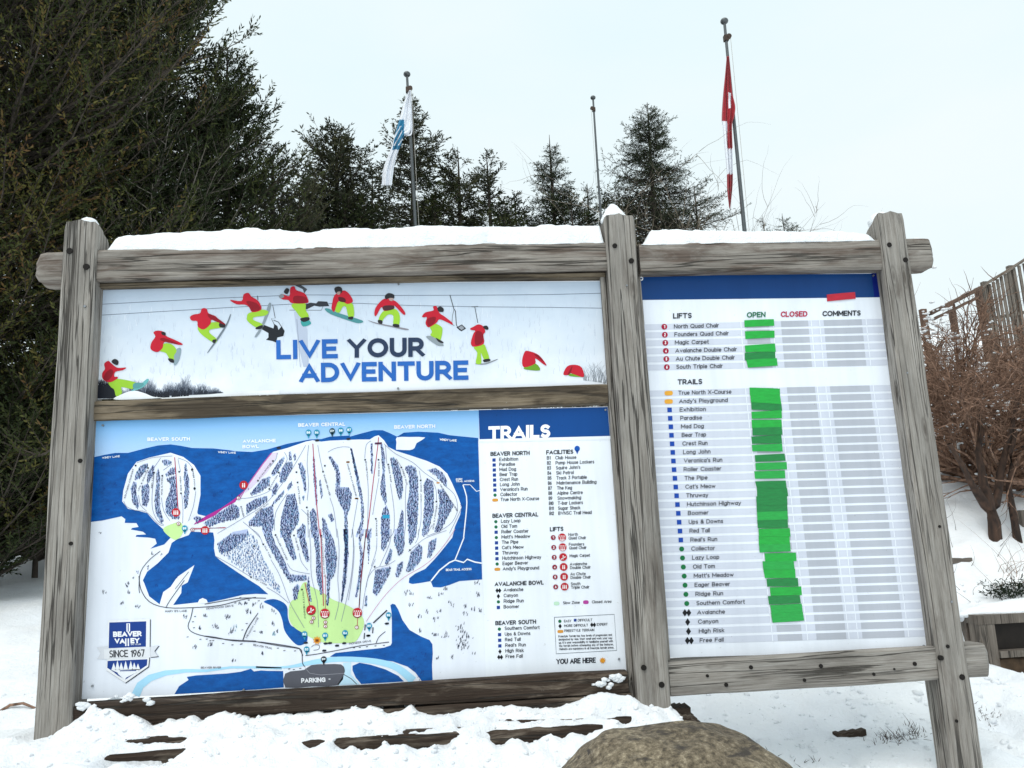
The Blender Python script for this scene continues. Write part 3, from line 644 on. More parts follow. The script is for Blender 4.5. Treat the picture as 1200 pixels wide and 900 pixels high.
rider(L_ + "arm stretched forward, second from left", (zU(605, 535, 640, 500, 660, 515, 640, 600, 605, 632), '8fa3ad'), (zU(495, 520, 530, 468, 590, 475, 625, 520, 605, 560, 605, 605, 580, 600, 545, 540), GRN), (zU(560, 580, 600, 585, 605, 612, 575, 605), DK),
      (zU(450, 385, 480, 370, 530, 380, 545, 410, 600, 435, 670, 470, 640, 478, 535, 455, 520, 500, 480, 532, 430, 510, 435, 460, 465, 415), RED), (zU(510, 380, 540, 385, 540, 408, 515, 400), DK), (zU(530, 425, 640, 470, 560, 460, 500, 440), REDD))
rider(L_ + "seen from behind with tilted board, third from left", (zV(30, 750, 130, 600, 215, 470, 255, 375, 262, 385, 225, 485, 140, 620, 45, 745), '77828d'), (zV(-60, 490, 50, 455, 170, 455, 190, 500, 60, 525, 50, 560, 120, 620, 100, 660, 0, 600, -60, 540), GRN), (zV(80, 630, 120, 625, 105, 660, 80, 655), DK), (zV(150, 460, 205, 470, 200, 505, 150, 500), DK),
      (zU(725, 270, 750, 250, 800, 240, 815, 205, 850, 205, 865, 240, 920, 262, 930, 290, 885, 290, 880, 320, 830, 362, 785, 340, 780, 300, 740, 295), RED), (zV(30, 370, 90, 385, 205, 468, 180, 470, 60, 420), REDD))
rider(L_ + "holding an upright board, fourth from left", (zV(500, 600, 560, 500, 600, 400, 640, 270, 665, 262, 660, 320, 600, 470, 540, 580), '8a969f'), (zV(425, 400, 445, 360, 570, 325, 640, 345, 610, 385, 500, 400, 490, 430, 580, 470, 560, 510, 500, 495, 430, 440), GRN), (zV(515, 505, 580, 480, 575, 515, 520, 522), DK),
      (zV(255, 228, 370, 240, 390, 175, 440, 158, 470, 195, 540, 240, 570, 325, 480, 352, 445, 300, 400, 275, 320, 272), RED), (zV(420, 240, 520, 260, 560, 320, 480, 345, 450, 300), REDD))
rider(L_ + "arm raised with board below, fifth from left", (zV(965, 440, 1020, 415, 1070, 465, 990, 495), '3f9c9a'), (zV(870, 285, 920, 255, 1010, 262, 1015, 330, 1045, 385, 1020, 430, 960, 400, 915, 340), GRN), (zV(960, 415, 1040, 400, 1050, 430, 990, 450), DK),
      (zV(750, 200, 780, 170, 850, 190, 860, 110, 900, 92, 920, 130, 1000, 160, 1035, 215, 1030, 260, 880, 262, 840, 230, 790, 225), RED), (zV(795, 150, 820, 110, 850, 125, 830, 170), DK), (zV(900, 190, 1010, 200, 1025, 255, 900, 258), REDD), (zV(745, 190, 775, 168, 800, 195, 765, 215), '8a8d93'))
rider(L_ + "grabbing a teal board, sixth from left", (zW(90, 320, 130, 315, 230, 360, 470, 435, 430, 462, 330, 435, 150, 370), '4f8f93'), (zW(200, 300, 230, 245, 360, 258, 385, 330, 380, 400, 330, 400, 305, 300, 270, 300, 240, 355, 200, 345), GRN), (zW(330, 400, 375, 395, 370, 425, 330, 420), DK),
      (zW(165, 270, 190, 180, 270, 135, 320, 150, 365, 210, 370, 250, 320, 270, 280, 250, 230, 240, 200, 310, 185, 350, 160, 320), RED), (zW(190, 110, 230, 93, 265, 115, 260, 160, 215, 165, 195, 145), DK), (zW(215, 150, 250, 145, 240, 175, 215, 172), 'a78a85'), (zW(230, 200, 290, 210, 300, 250, 240, 242), '5a1a24'))
rider(L_ + "arms spread on a thin board, seventh from left", (zW(520, 430, 620, 460, 780, 490, 930, 520, 900, 530, 760, 500, 600, 465), '8a8790'), (zW(630, 430, 670, 350, 740, 322, 810, 325, 845, 390, 835, 480, 780, 480, 780, 390, 730, 375, 680, 420, 665, 455), GRN), (zW(627, 430, 668, 435, 665, 470, 630, 460), DK), (zW(780, 470, 835, 475, 835, 505, 780, 495), DK),
      (zW(590, 380, 600, 310, 660, 235, 710, 215, 800, 240, 860, 300, 900, 360, 880, 375, 790, 285, 780, 320, 690, 340, 660, 300, 610, 385), RED), (zW(695, 190, 730, 160, 785, 175, 785, 215, 730, 215, 705, 225), DK), (zW(735, 212, 780, 212, 770, 238, 745, 235), 'b59a95'), (zW(680, 290, 780, 285, 780, 322, 690, 335), '4a2a30'))
rider(L_ + "leaning forward beside a lift chair, eighth from left", (zX(165, 470, 215, 462, 280, 505, 345, 555, 290, 560, 230, 525), '8f99a0'), (zX(205, 370, 260, 340, 320, 370, 330, 410, 310, 505, 275, 490, 210, 455, 225, 420), GRN), (zX(265, 480, 335, 520, 335, 535, 290, 520), DK),
      (zX(125, 265, 160, 225, 240, 205, 235, 170, 270, 162, 300, 230, 350, 265, 425, 325, 430, 350, 380, 325, 300, 295, 265, 335, 190, 375, 160, 330, 175, 275, 140, 275), RED), (zX(280, 180, 310, 165, 343, 190, 335, 220, 290, 215), DK), (zX(180, 290, 260, 270, 250, 330, 190, 365), REDD))
rider(L_ + "almost upright on a board, ninth from left", (zX(660, 738, 760, 735, 880, 692, 870, 705, 770, 745, 690, 748), '8a8f96'), (zX(645, 575, 740, 545, 770, 590, 800, 690, 750, 700, 715, 630, 720, 735, 665, 735, 680, 630), GRN), (zX(740, 700, 800, 690, 810, 712, 750, 725), DK),
      (zX(610, 385, 640, 370, 690, 345, 740, 365, 760, 420, 740, 450, 745, 540, 645, 570, 615, 530, 640, 440, 660, 410, 615, 400), RED), (zX(740, 365, 775, 358, 793, 385, 780, 400, 745, 385), DK), (zX(665, 420, 730, 430, 735, 520, 660, 550), REDD))
rider(L_ + "half sunk in snow, second from right", (zY(160, 580, 240, 553, 275, 605, 165, 598), GRND), (zY(140, 530, 160, 465, 190, 460, 250, 480, 290, 515, 325, 568, 295, 555, 240, 515, 238, 555, 155, 582), RED), (zY(230, 480, 270, 495, 300, 540, 250, 505), REDD))
rider("printed snowboarder sunk to the shoulders in snow at the right end", (zY(495, 630, 590, 640, 600, 656, 500, 648), GRND), (zY(450, 635, 480, 575, 540, 563, 590, 585, 605, 655, 545, 640, 500, 625, 490, 640), RED), (zY(500, 600, 520, 570, 505, 625, 480, 640), REDD))

# ================= trail map
MQ = [(110.6, 492.2), (712.5, 476.2), (734.6, 786.3), (92, 819.6)]
mapp = panel("map_panel", MQ, sign, col='e9eef8')
mp_ = Print()
msky = vgrad_mat("print_map_sky", [(2.0, 'b9d3f4'), (2.14, 'a3c9f1'), (2.28, '74b4ea')], noise_amt=.1)
BLUE = 'blue'
def blue_mat():
    m, t, b = newmat("print_map_blue"); g = N(t, "ShaderNodeNewGeometry")
    mpn = N(t, "ShaderNodeMapping"); mpn.inputs['Scale'].default_value = (1, 1, 2.2); t.links.new(g.outputs['Position'], mpn.inputs[0])
    n1 = N(t, "ShaderNodeTexNoise", Scale=12.0, Detail=8.0, Roughness=.75); t.links.new(mpn.outputs[0], n1.inputs['Vector'])
    r = ramp(t, [(.3, lin('04417f')), (.5, lin('06529e')), (.72, lin('0a62b2'))], n1.outputs[0]); t.links.new(r.outputs[0], b.inputs['Base Color'])
    b.inputs['Roughness'].default_value = .36; b.inputs['Specular IOR Level'].default_value = .2; return m
BLUE = blue_mat()
mp_.poly([(111, 492.7), (561, 481), (561.4, 513), (560, 520), (107.8, 545)], msky, 0)
topL = zC(431, 265, 490, 252, 540, 243, 600, 243, 680, 222, 740, 208, 800, 203, 850, 210, 900, 220, 1000, 222, 1080, 231) + zE(330, 292, 450, 298, 560, 280, 700, 240, 860, 210, 940, 207, 1000, 190, 1140, 182) + zF(60, 190, 150, 165, 230, 145, 290, 145, 340, 165, 392, 190, 440, 162, 540, 155, 680, 162, 760, 180, 962, 200)
rightD = [(565, 679)] + zH(830, 366, 760, 393, 700, 410, 645, 408, 637, 388, 628, 366, 560, 378, 500, 386, 474, 378, 478, 345, 520, 312, 590, 280, 650, 218, 700, 160, 780, 60, 795, 0)
slope = zF(800, 820, 835, 740, 845, 680, 820, 610, 780, 520, 745, 450, 690, 400, 600, 360, 480, 320, 385, 290, 330, 262, 300, 215, 262, 180, 235, 188, 200, 210, 120, 210) + zE(1140, 212, 1000, 218, 940, 225, 880, 215, 830, 225, 700, 270, 600, 297, 560, 340, 500, 420, 440, 510, 360, 620, 260, 680, 130, 750, 72, 736)
south = zC(925, 520, 940, 440, 940, 350, 910, 300, 860, 262, 800, 242, 700, 265, 640, 285, 600, 340, 578, 420, 573, 470, 600, 505, 650, 515, 690, 525, 720, 560, 770, 605, 800, 640)
fing = zC(770, 672, 705, 692, 735, 668, 728, 645, 700, 640, 636, 636, 640, 628, 685, 625, 670, 612, 614, 602, 620, 595, 650, 590, 640, 572, 585, 571, 588, 553, 570, 540, 480, 560, 412, 568)
mp_.poly(slope + [(260, 640), (520, 640)], 'e9eef8', .5); mp_.poly(south, 'e9eef8', .5)
mp_.poly(topL + rightD + slope + south + fing, BLUE, 1)
mp_.poly(zC(895, 612, 1000, 616, 1005, 650, 1003, 690) + zG(75, 190, 110, 222, 200, 283, 300, 350, 380, 400, 446, 458, 360, 455, 270, 462, 150, 490, 20, 518) + zD(940, 122, 812, 136, 850, 80, 852, 45) + zC(880, 850, 912, 768, 830, 825) + zD(800, 50, 765, 75, 748, 132, 700, 95, 675, 30) + zC(670, 840, 690, 800, 740, 760, 790, 710, 805, 665, 830, 648, 885, 628), BLUE, 1)
mp_.poly(zD(925, 130, 935, 110, 950, 103, 968, 110, 975, 125), 'e9eef8', 2)
mp_.poly(smooth_pts(zG(415, 510, 480, 492, 545, 512, 580, 550, 585, 620, 610, 680, 680, 705, 720, 742, 718, 790, 690, 812, 650, 815, 600, 770, 560, 710, 545, 640, 520, 580, 470, 540)), BLUE, 1)
mp_.poly(zH(345, 535, 360, 525, 378, 530, 400, 565, 430, 640, 480, 710, 560, 755, 620, 780, 640, 810) + zO(956, 120, 952, 180, 955, 263, 895, 266, 862, 222, 820, 190, 740, 162, 600, 143, 500, 138, 400, 136, 430, 116, 560, 102, 690, 88, 728, 75) + zH(355, 800, 355, 600), BLUE, 1)
mp_.poly(zN(572, 568, 600, 520, 655, 484, 645, 466, 700, 457, 880, 446, 960, 436, 1020, 418, 1038, 434, 1080, 428, 1200, 436) + zO(60, 212, 147, 214, 150, 302, 0, 314), BLUE, 1)
mp_.poly(zO(522, 185, 560, 169, 620, 180, 700, 205, 770, 240, 800, 270, 570, 284, 540, 250, 522, 210), BLUE, 1)
mp_.line(zN(345, 574, 372, 515, 430, 472, 520, 443, 640, 430, 760, 430, 900, 410, 1050, 410, 1200, 416), [2.0 * 5 / 5 + 8, 9, 8, 6, 4, 3, 2.6, 2.6, 2.6], 'a9dcf6', 2)
mp_.line(zO(0, 192, 100, 195, 190, 190, 280, 172, 350, 160, 440, 150, 560, 152, 680, 168, 770, 200, 850, 266), [2, 2, 3, 5, 6, 6, 6, 7, 8, 10], 'a9dcf6', 2, sm=3)
mp_.poly(zO(470, 170, 515, 165, 512, 230, 560, 285, 440, 290, 480, 225), 'c3e4f6', 2)
mp_.line(zO(475, 232, 515, 255, 545, 285), .8, '39404c', 3)
PK = '5a5b64'
mp_.poly(smooth_pts(zO(158, 228, 220, 212, 262, 207, 300, 182, 380, 177, 460, 178, 480, 205, 476, 228, 446, 290, 300, 297, 159, 303), True, 2), PK, 2)
mp_.line(zO(265, 195, 290, 225, 350, 235, 476, 226), .5, '9a9ba4', 3)
for c in zO(398, 257): mp_.poly([(c[0] - 1.6, c[1]), (c[0], c[1] - .9), (c[0] + 1.6, c[1]), (c[0], c[1] + .9)], 'd8dae0', 3)
mp_.poly(smooth_pts(zF(390, 195, 480, 193, 590, 196, 530, 235, 515, 270, 480, 285, 400, 282, 385, 278, 388, 230), True, 2), 'eef2fa', 2)
mp_.poly(smooth_pts(zG(600, 520, 640, 480, 665, 430, 690, 380, 718, 375, 740, 400, 820, 440, 900, 495, 990, 530, 1060, 570, 1110, 620, 1120, 670, 1100, 730, 1060, 790, 1000, 800, 850, 800, 760, 770, 710, 740, 640, 700, 600, 650, 590, 590)), 'c3e59a', 2)
mp_.poly(smooth_pts(zC(765, 600, 800, 578, 850, 570, 856, 620, 825, 650, 790, 632)), 'c3e59a', 2)
PINK = 'b02d8f'
mp_.poly(zE(395, 570, 340, 640, 335, 650, 250, 695, 190, 745, 110, 785, 40, 810, 60, 790, 130, 748, 240, 690, 320, 635), PINK, 3)
mp_.line(zE(590, 305, 530, 380, 430, 520, 370, 620), 1.1, 'c05aa5', 3)
mp_.poly(zE(590, 305, 640, 300, 560, 440, 440, 560, 400, 590, 430, 520, 530, 380), 'dcd0e6', 2)
# clusters of tree marks printed over a soft tint
def marks(poly, dens=1.0, ylo=-1e9, yhi=1e9, cols=('24305c', '24305c', '31437a', '1b2342', '5c86a8'), h=3.0, w=1.5, lay=4, tint='b5c1e3'):
    P = np.array(poly)
    if tint: mp_.poly([tuple(p) for p in P], tint, 2.5 if yhi < 1e8 else 2.8)
    x0, y0 = P.min(0); x1, y1 = P.max(0); st = 1.75 / dens
    X1, Y1 = P[:, 0], P[:, 1]; X2, Y2 = np.roll(X1, -1), np.roll(Y1, -1)
    y = y0; row = 0
    while y <= y1 + .5:
        x = x0 + (row % 2) * st * .5
        while x <= x1:
            px, py = x + r_.uniform(-.5, .5) * st, y + r_.uniform(-.4, .4) * st
            c = ((Y1 > py) != (Y2 > py)) & (px < (X2 - X1) * (py - Y1) / (Y2 - Y1 + 1e-9) + X1)
            if c.sum() % 2 and ylo <= py < yhi:
                lay_ = lay + r_.random() * .5; hh = h * r_.uniform(.6, 1.15); ww = w * r_.uniform(.6, 1.05); tl = r_.uniform(-.8, .8)
                b = len(mp_.V); mp_.V += [SP(px - ww / 2, py + hh / 2, lay_), SP(px + ww / 2, py + hh / 2 - tl * .4, lay_), SP(px + tl * .5, py - hh / 2, lay_)]
                mp_.F.append((b, b + 1, b + 2)); mp_.M.append(mp_.mi(r_.choice(cols)))
            x += st
        y += st * .95; row += 1
for z, args in [(zAA, (195, 290, 240, 215, 300, 190, 300, 220, 255, 290, 210, 330, 195, 325)), (zAA, (160, 400, 185, 340, 210, 350, 205, 420, 230, 540, 215, 560, 175, 500)),
                (zAA, (300, 270, 340, 205, 355, 215, 345, 290, 310, 345, 290, 340)), (zAA, (250, 380, 300, 355, 312, 380, 310, 490, 290, 550, 255, 525, 250, 440)),
                (zAA, (370, 270, 385, 230, 398, 290, 395, 400, 400, 560, 430, 665, 410, 675, 365, 600, 355, 480, 370, 350)), (zAA, (415, 170, 450, 160, 495, 180, 470, 205, 430, 205)),
                (zAA, (445, 280, 490, 230, 525, 230, 525, 275, 450, 300)), (zAA, (450, 320, 525, 290, 530, 400, 540, 540, 560, 640, 500, 640, 445, 590, 445, 500, 480, 420, 480, 360)),
                (zAA, (600, 200, 612, 190, 615, 240, 635, 330, 635, 420, 620, 540, 600, 560, 592, 480, 600, 400, 592, 300)), (zAA, (665, 635, 700, 620, 750, 640, 700, 675)),
                (zE, (590, 440, 640, 360, 680, 325, 675, 365, 620, 455, 595, 470)), (zE, (712, 300, 725, 290, 735, 350, 712, 355)), (zE, (745, 320, 758, 305, 762, 345, 748, 365)), (zE, (645, 450, 690, 375, 735, 365, 740, 400, 690, 500, 650, 520)),
                (zE, (440, 590, 520, 490, 580, 470, 575, 530, 500, 585, 450, 600)), (zE, (595, 560, 625, 510, 640, 530, 620, 590, 590, 610)), (zE, (410, 670, 470, 630, 560, 605, 560, 640, 470, 700, 415, 730)),
                (zE, (600, 650, 680, 560, 670, 600, 620, 650, 595, 670)), (zE, (425, 790, 520, 700, 600, 670, 608, 800, 580, 900, 550, 870, 520, 820, 440, 815)), (zE, (110, 800, 180, 750, 320, 660, 365, 690, 360, 760, 240, 790, 150, 820)),
                (zE, (780, 380, 800, 368, 825, 420, 835, 560, 825, 590, 805, 500)), (zE, (805, 615, 820, 600, 822, 620, 810, 635)), (zE, (700, 540, 730, 505, 735, 530, 705, 575)), (zE, (655, 760, 700, 600, 755, 590, 785, 740, 780, 790, 740, 850, 700, 900, 650, 900)),
                (zE, (880, 330, 890, 330, 905, 500, 912, 660, 900, 670, 885, 500)), (zE, (925, 500, 935, 495, 950, 600, 940, 630)), (zE, (990, 330, 1010, 330, 1060, 400, 1075, 480, 1070, 545, 1130, 545, 1155, 590, 1140, 700, 1120, 740, 1130, 900, 1105, 900, 1100, 720, 1060, 640, 1040, 590, 1045, 440)),
                (zE, (1145, 275, 1155, 275, 1200, 480, 1200, 500, 1185, 470)), (zE, (860, 720, 885, 690, 905, 730, 915, 900, 870, 900)), (zE, (945, 760, 965, 770, 1010, 900, 950, 900)), (zE, (985, 740, 1010, 730, 1030, 780, 1010, 790)), (zE, (770, 850, 810, 800, 830, 820, 830, 900, 770, 900)),
                (zF, (65, 275, 75, 270, 105, 400, 140, 560, 160, 700, 150, 830, 110, 900, 100, 890, 140, 780, 140, 660, 110, 520)), (zF, (205, 240, 218, 235, 222, 340, 222, 450, 210, 450)), (zF, (275, 245, 290, 240, 308, 330, 305, 450, 312, 560, 320, 650, 310, 670, 280, 600, 275, 540, 290, 430)),
                (zF, (342, 340, 370, 335, 400, 380, 430, 480, 435, 560, 420, 630, 405, 630, 380, 520)), (zF, (450, 400, 490, 390, 525, 410, 540, 500, 540, 720, 525, 900, 475, 900, 460, 680, 480, 560, 475, 470, 450, 420)),
                (zF, (580, 520, 600, 480, 640, 500, 650, 560, 650, 700, 610, 860, 570, 890, 575, 800, 585, 640)), (zF, (600, 425, 660, 410, 710, 440, 745, 500, 740, 545, 700, 500, 650, 450)), (zF, (680, 560, 720, 560, 745, 600, 790, 670, 740, 770, 690, 860, 655, 860, 680, 760, 690, 650)),
                (zF, (295, 700, 318, 670, 340, 740, 340, 850, 330, 900, 280, 900, 280, 760)), (zF, (385, 890, 425, 700, 438, 720, 438, 860, 420, 900)), (zF, (190, 850, 210, 835, 212, 900, 180, 900)),
                (zG, (90, 100, 200, 20, 300, 0, 310, 30, 260, 90, 160, 160, 100, 160)), (zG, (400, 0, 460, 0, 500, 110, 560, 220, 600, 320, 715, 325, 720, 355, 600, 370, 560, 310, 500, 210, 440, 100)), (zG, (530, 0, 590, 0, 620, 110, 645, 200, 620, 220, 570, 120)),
                (zG, (645, 0, 690, 0, 720, 120, 735, 220, 715, 235, 680, 130)), (zG, (755, 0, 800, 0, 810, 180, 830, 450, 815, 460, 785, 330, 780, 150)), (zG, (845, 0, 880, 10, 910, 90, 930, 200, 915, 310, 880, 360, 870, 540, 855, 530, 860, 350, 845, 180)),
                (zG, (620, 420, 650, 385, 665, 400, 650, 490, 625, 500)), (zG, (975, 0, 1005, 0, 1010, 180, 990, 380, 965, 515, 955, 505, 985, 320, 985, 150)), (zG, (1080, 60, 1110, 0, 1125, 0, 1095, 90, 1118, 200, 1100, 330, 1068, 480, 1058, 480, 1085, 300, 1095, 180)), (zG, (1140, 0, 1165, 0, 1160, 130, 1150, 240, 1145, 140)),
                (zG, (730, 330, 740, 420, 750, 500, 740, 510, 715, 400)),
                (zH, (280, 0, 345, 0, 340, 60, 300, 150, 280, 140)), (zH, (375, 0, 440, 0, 445, 100, 430, 170, 400, 180, 370, 80)), (zH, (475, 0, 525, 0, 520, 50, 490, 110, 475, 90)), (zH, (565, 0, 600, 0, 590, 40, 570, 50)), (zH, (655, 0, 695, 0, 680, 25)),
                (zH, (305, 235, 345, 135, 358, 150, 350, 215, 320, 245)), (zH, (455, 300, 490, 160, 550, 105, 572, 130, 560, 220, 500, 290)), (zH, (605, 200, 615, 90, 672, 60, 660, 130, 625, 195)), (zH, (380, 330, 395, 250, 435, 225, 430, 270, 400, 335)),
                (zH, (220, 440, 240, 290, 300, 270, 350, 265, 330, 330, 290, 400, 245, 470)), (zH, (165, 540, 170, 470, 183, 465, 178, 535)), (zH, (10, 0, 50, 0, 45, 150, 30, 350, 5, 510, 0, 500, 15, 300, 25, 120))]:
    marks(z(*args), 1.12, ylo=625.5 if z in (zG, zH) else -1e9, yhi=625.5 if z in (zE, zF) else 1e9)
marks(zG(100, 150, 260, 90, 300, 10, 360, 60, 440, 250, 540, 430, 530, 450, 440, 380, 300, 310, 150, 200), .75, cols=('31437a', '5878a8', '7394bd'), tint=None)
# scattered small trees on the valley floor and in the blue woods
def scatter(cen, n, sx, sy, col, h=3.0):
    for cx_, cy_ in cen:
        for _ in range(n):
            x = cx_ + r_.gauss(0, sx); y = cy_ + r_.gauss(0, sy); hh = h * r_.uniform(.5, 1.1)
            mp_.line([(x, y), (x + r_.uniform(.2, 1.0), y - hh)], [.75, .3], col, 4 + r_.random() * .5)
scatter(zD(490, 80, 600, 40, 605, 80, 570, 130, 645, 150, 865, 195, 960, 190, 1065, 195, 1010, 240, 935, 245, 1085, 265, 915, 335, 990, 325, 1090, 400, 1150, 130, 1165, 170), 6, 1.5, 1.0, '2b3147')
scatter(zG(255, 535, 340, 535, 300, 590, 400, 545, 480, 580, 160, 630, 90, 690, 190, 720, 480, 670, 400, 730, 510, 720, 40, 820, 400, 880), 6, 1.6, 1.3, '2b3147')
scatter(zG(210, 700, 490, 740), 5, 1.5, 1.8, '3c7f8f', 4)
scatter(zH(455, 455, 485, 455, 620, 490, 690, 460, 735, 430, 490, 540, 775, 530, 545, 620, 600, 585, 690, 580, 870, 550, 930, 565, 870, 600, 560, 720, 660, 750, 740, 750, 970, 580, 950, 380, 965, 465, 655, 640), 6, 1.6, 1.3, '2b3147')
scatter(zH(830, 700, 850, 740, 840, 790, 870, 820, 880, 760, 830, 830), 12, 2.6, 2.2, '2b3147')
scatter(zO(980, 150, 1060, 140, 1180, 120, 960, 20, 1010, 30), 4, 1.6, .9, '2b3147')
scatter(zC(470, 620, 595, 870, 710, 715, 755, 720, 690, 775, 625, 830), 3, .9, .6, '3a4055', 2)
scatter([(r_.uniform(160, 230), r_.uniform(650, 700)) for _ in range(7)] + [(r_.uniform(250, 310), r_.uniform(640, 690)) for _ in range(0)] + [(r_.uniform(114, 140), r_.uniform(545, 600)) for _ in range(8)] + [(r_.uniform(242, 290), r_.uniform(535, 585)) for _ in range(8)] + [(r_.uniform(535, 558), r_.uniform(530, 670)) for _ in range(8)] + [(r_.uniform(465, 500), r_.uniform(765, 795)) for _ in range(7)], 3, 1.4, 1.2, '0a3a86', 2.4)
# roads
RD = '3f3f4b'
for z, a, w in [(zC, (752, 703, 700, 745, 660, 800, 652, 870, 655, 900), .8), (zD, (652, 0, 660, 60, 700, 120, 780, 148, 905, 148, 1030, 138, 1130, 112, 1200, 100), .9), (zG, (0, 528, 130, 505, 260, 485, 430, 486), .9), (zD, (905, 150, 895, 195, 882, 235, 900, 262, 960, 282, 1070, 298, 1200, 305), .9),
                (zD, (778, 148, 800, 110, 865, 20), .8), (zC, (822, 880, 885, 800), .6), (zD, (1140, 300, 1160, 250, 1195, 195), .7), (zG, (268, 780, 300, 700, 375, 590), .9), (zG, (0, 752, 80, 762, 200, 785, 400, 795, 640, 832, 670, 850, 690, 890), 1.0),
                (zO, (0, 55, 130, 78, 230, 92, 248, 112, 252, 170, 265, 190), .9), (zO, (268, 130, 330, 122, 450, 100, 560, 78, 720, 57), .9), (zO, (650, 62, 665, 30, 700, 0), .8), (zG, (750, 830, 770, 815, 805, 818, 800, 845, 765, 852), .6)]:
    mp_.line(z(*a), w, RD, 4, sm=3)
# trail lines
TL = '7d839a'
for z, a in [(zAA, (430, 690, 380, 660, 340, 570, 335, 450, 350, 300)), (zAA, (105, 500, 130, 545, 200, 575, 290, 590, 380, 680, 430, 700)), (zAA, (225, 450, 240, 530, 290, 580)), (zAA, (405, 150, 350, 230)), (zAA, (410, 470, 430, 580, 480, 660)),
             (zAA, (565, 260, 545, 160)), (zAA, (690, 420, 670, 540, 630, 660)), (zAA, (210, 190, 330, 150, 440, 138, 500, 135)), (zAA, (545, 150, 620, 180, 660, 230)), (zAA, (575, 440, 585, 560, 582, 680)), (zAA, (425, 250, 495, 200)),
             (zE, (350, 625, 440, 620, 540, 590, 590, 560)), (zE, (830, 250, 780, 340, 700, 470, 560, 650, 380, 770, 210, 870)), (zE, (850, 250, 840, 380, 850, 520, 840, 640)), (zE, (915, 250, 930, 340, 950, 430)), (zE, (1000, 620, 1030, 720, 1050, 900)),
             (zE, (985, 300, 1030, 275, 1090, 262, 1140, 265)), (zE, (630, 305, 620, 350, 580, 400)), (zE, (680, 300, 700, 350, 660, 420)), (zE, (390, 790, 450, 840, 510, 900)), (zE, (1195, 630, 1170, 780, 1150, 900)), (zE, (700, 590, 620, 720, 610, 850)), (zE, (800, 700, 860, 760)), (zE, (845, 760, 848, 900)),
             (zF, (210, 220, 175, 250, 165, 340)), (zF, (185, 490, 190, 620, 180, 900)), (zF, (310, 250, 320, 380)), (zF, (345, 520, 370, 700, 370, 850, 340, 900)), (zF, (265, 480, 240, 620, 220, 740)), (zF, (385, 345, 420, 400)), (zF, (455, 530, 450, 650, 452, 800, 440, 900)), (zF, (548, 430, 560, 490)), (zF, (560, 650, 560, 780, 540, 880)),
             (zF, (640, 500, 665, 560, 670, 640)), (zF, (640, 810, 600, 880)), (zF, (300, 240, 380, 310, 500, 370, 580, 440, 680, 510)), (zF, (815, 720, 780, 790, 700, 850, 600, 890)), (zF, (720, 530, 790, 590, 815, 660, 815, 720)), (zF, (845, 690, 800, 790, 760, 870)),
             (zG, (330, 0, 380, 40, 410, 110)), (zG, (465, 215, 520, 310, 560, 410, 600, 520, 700, 695)), (zG, (75, 190, 200, 260, 330, 340)), (zG, (435, 410, 520, 460, 590, 520)), (zG, (580, 240, 620, 290, 740, 315)), (zG, (665, 170, 680, 230, 725, 290)), (zG, (735, 0, 745, 150, 750, 330, 790, 500, 800, 690)),
             (zG, (930, 0, 945, 150, 935, 350, 945, 500, 915, 640)), (zG, (1040, 0, 1045, 150, 1030, 330, 1000, 480, 960, 650)), (zG, (1200, 210, 1150, 330, 1120, 480, 1110, 560)),
             (zH, (75, 0, 90, 130, 80, 300, 50, 500)), (zH, (250, 60, 245, 150, 210, 260)), (zH, (350, 0, 340, 100, 270, 260)), (zH, (740, 10, 600, 60, 530, 110, 470, 160)), (zH, (380, 220, 320, 255, 240, 275, 190, 340, 175, 410)), (zH, (545, 0, 540, 60, 520, 100))]:
    mp_.line(z(*a), .5, TL, 5, sm=3)
mp_.line(zH(800, 0, 740, 90, 650, 200, 560, 270, 440, 340, 340, 430, 250, 540, 175, 650), .5, 'c47b93', 5, sm=3)
LR = 'b5364e'
for z, a, w in [(zAA, (518, 145, 530, 300, 545, 560), .9), (zE, (880, 240, 890, 400, 905, 650, 925, 850, 935, 900), .9), (zG, (815, 0, 835, 540), 1.0), (zG, (848, 320, 848, 560), .5), (zF, (262, 195, 255, 270, 225, 500, 195, 760, 175, 900), .9), (zG, (1135, 0, 1095, 400, 1085, 560), .9), (zH, (175, 0, 140, 330, 125, 545), .9),
                (zG, (705, 380, 740, 545), .9), (zC, (890, 602, 1060, 592), .6), (zE, (30, 835, 260, 832), .6), (zG, (1075, 620, 1073, 680), .7)]:
    mp_.line(z(*a), w, LR, 5)
mp_.poly(zF(235, 232, 285, 230, 285, 245, 235, 245), '5b3550', 5)
# white access trails on the blue
WT = 'eef3fb'
mp_.line(zF(855, 530, 880, 610, 880, 700, 870, 800, 860, 900) + zH(862, 60, 800, 215), 1.3, WT, 3, sm=2); mp_.line(zH(630, 365, 690, 290, 760, 235, 800, 218, 860, 235, 885, 212, 940, 232, 990, 240), 1.6, WT, 3); mp_.line(zF(855, 528, 905, 528, 950, 575, 975, 568), .9, WT, 3)
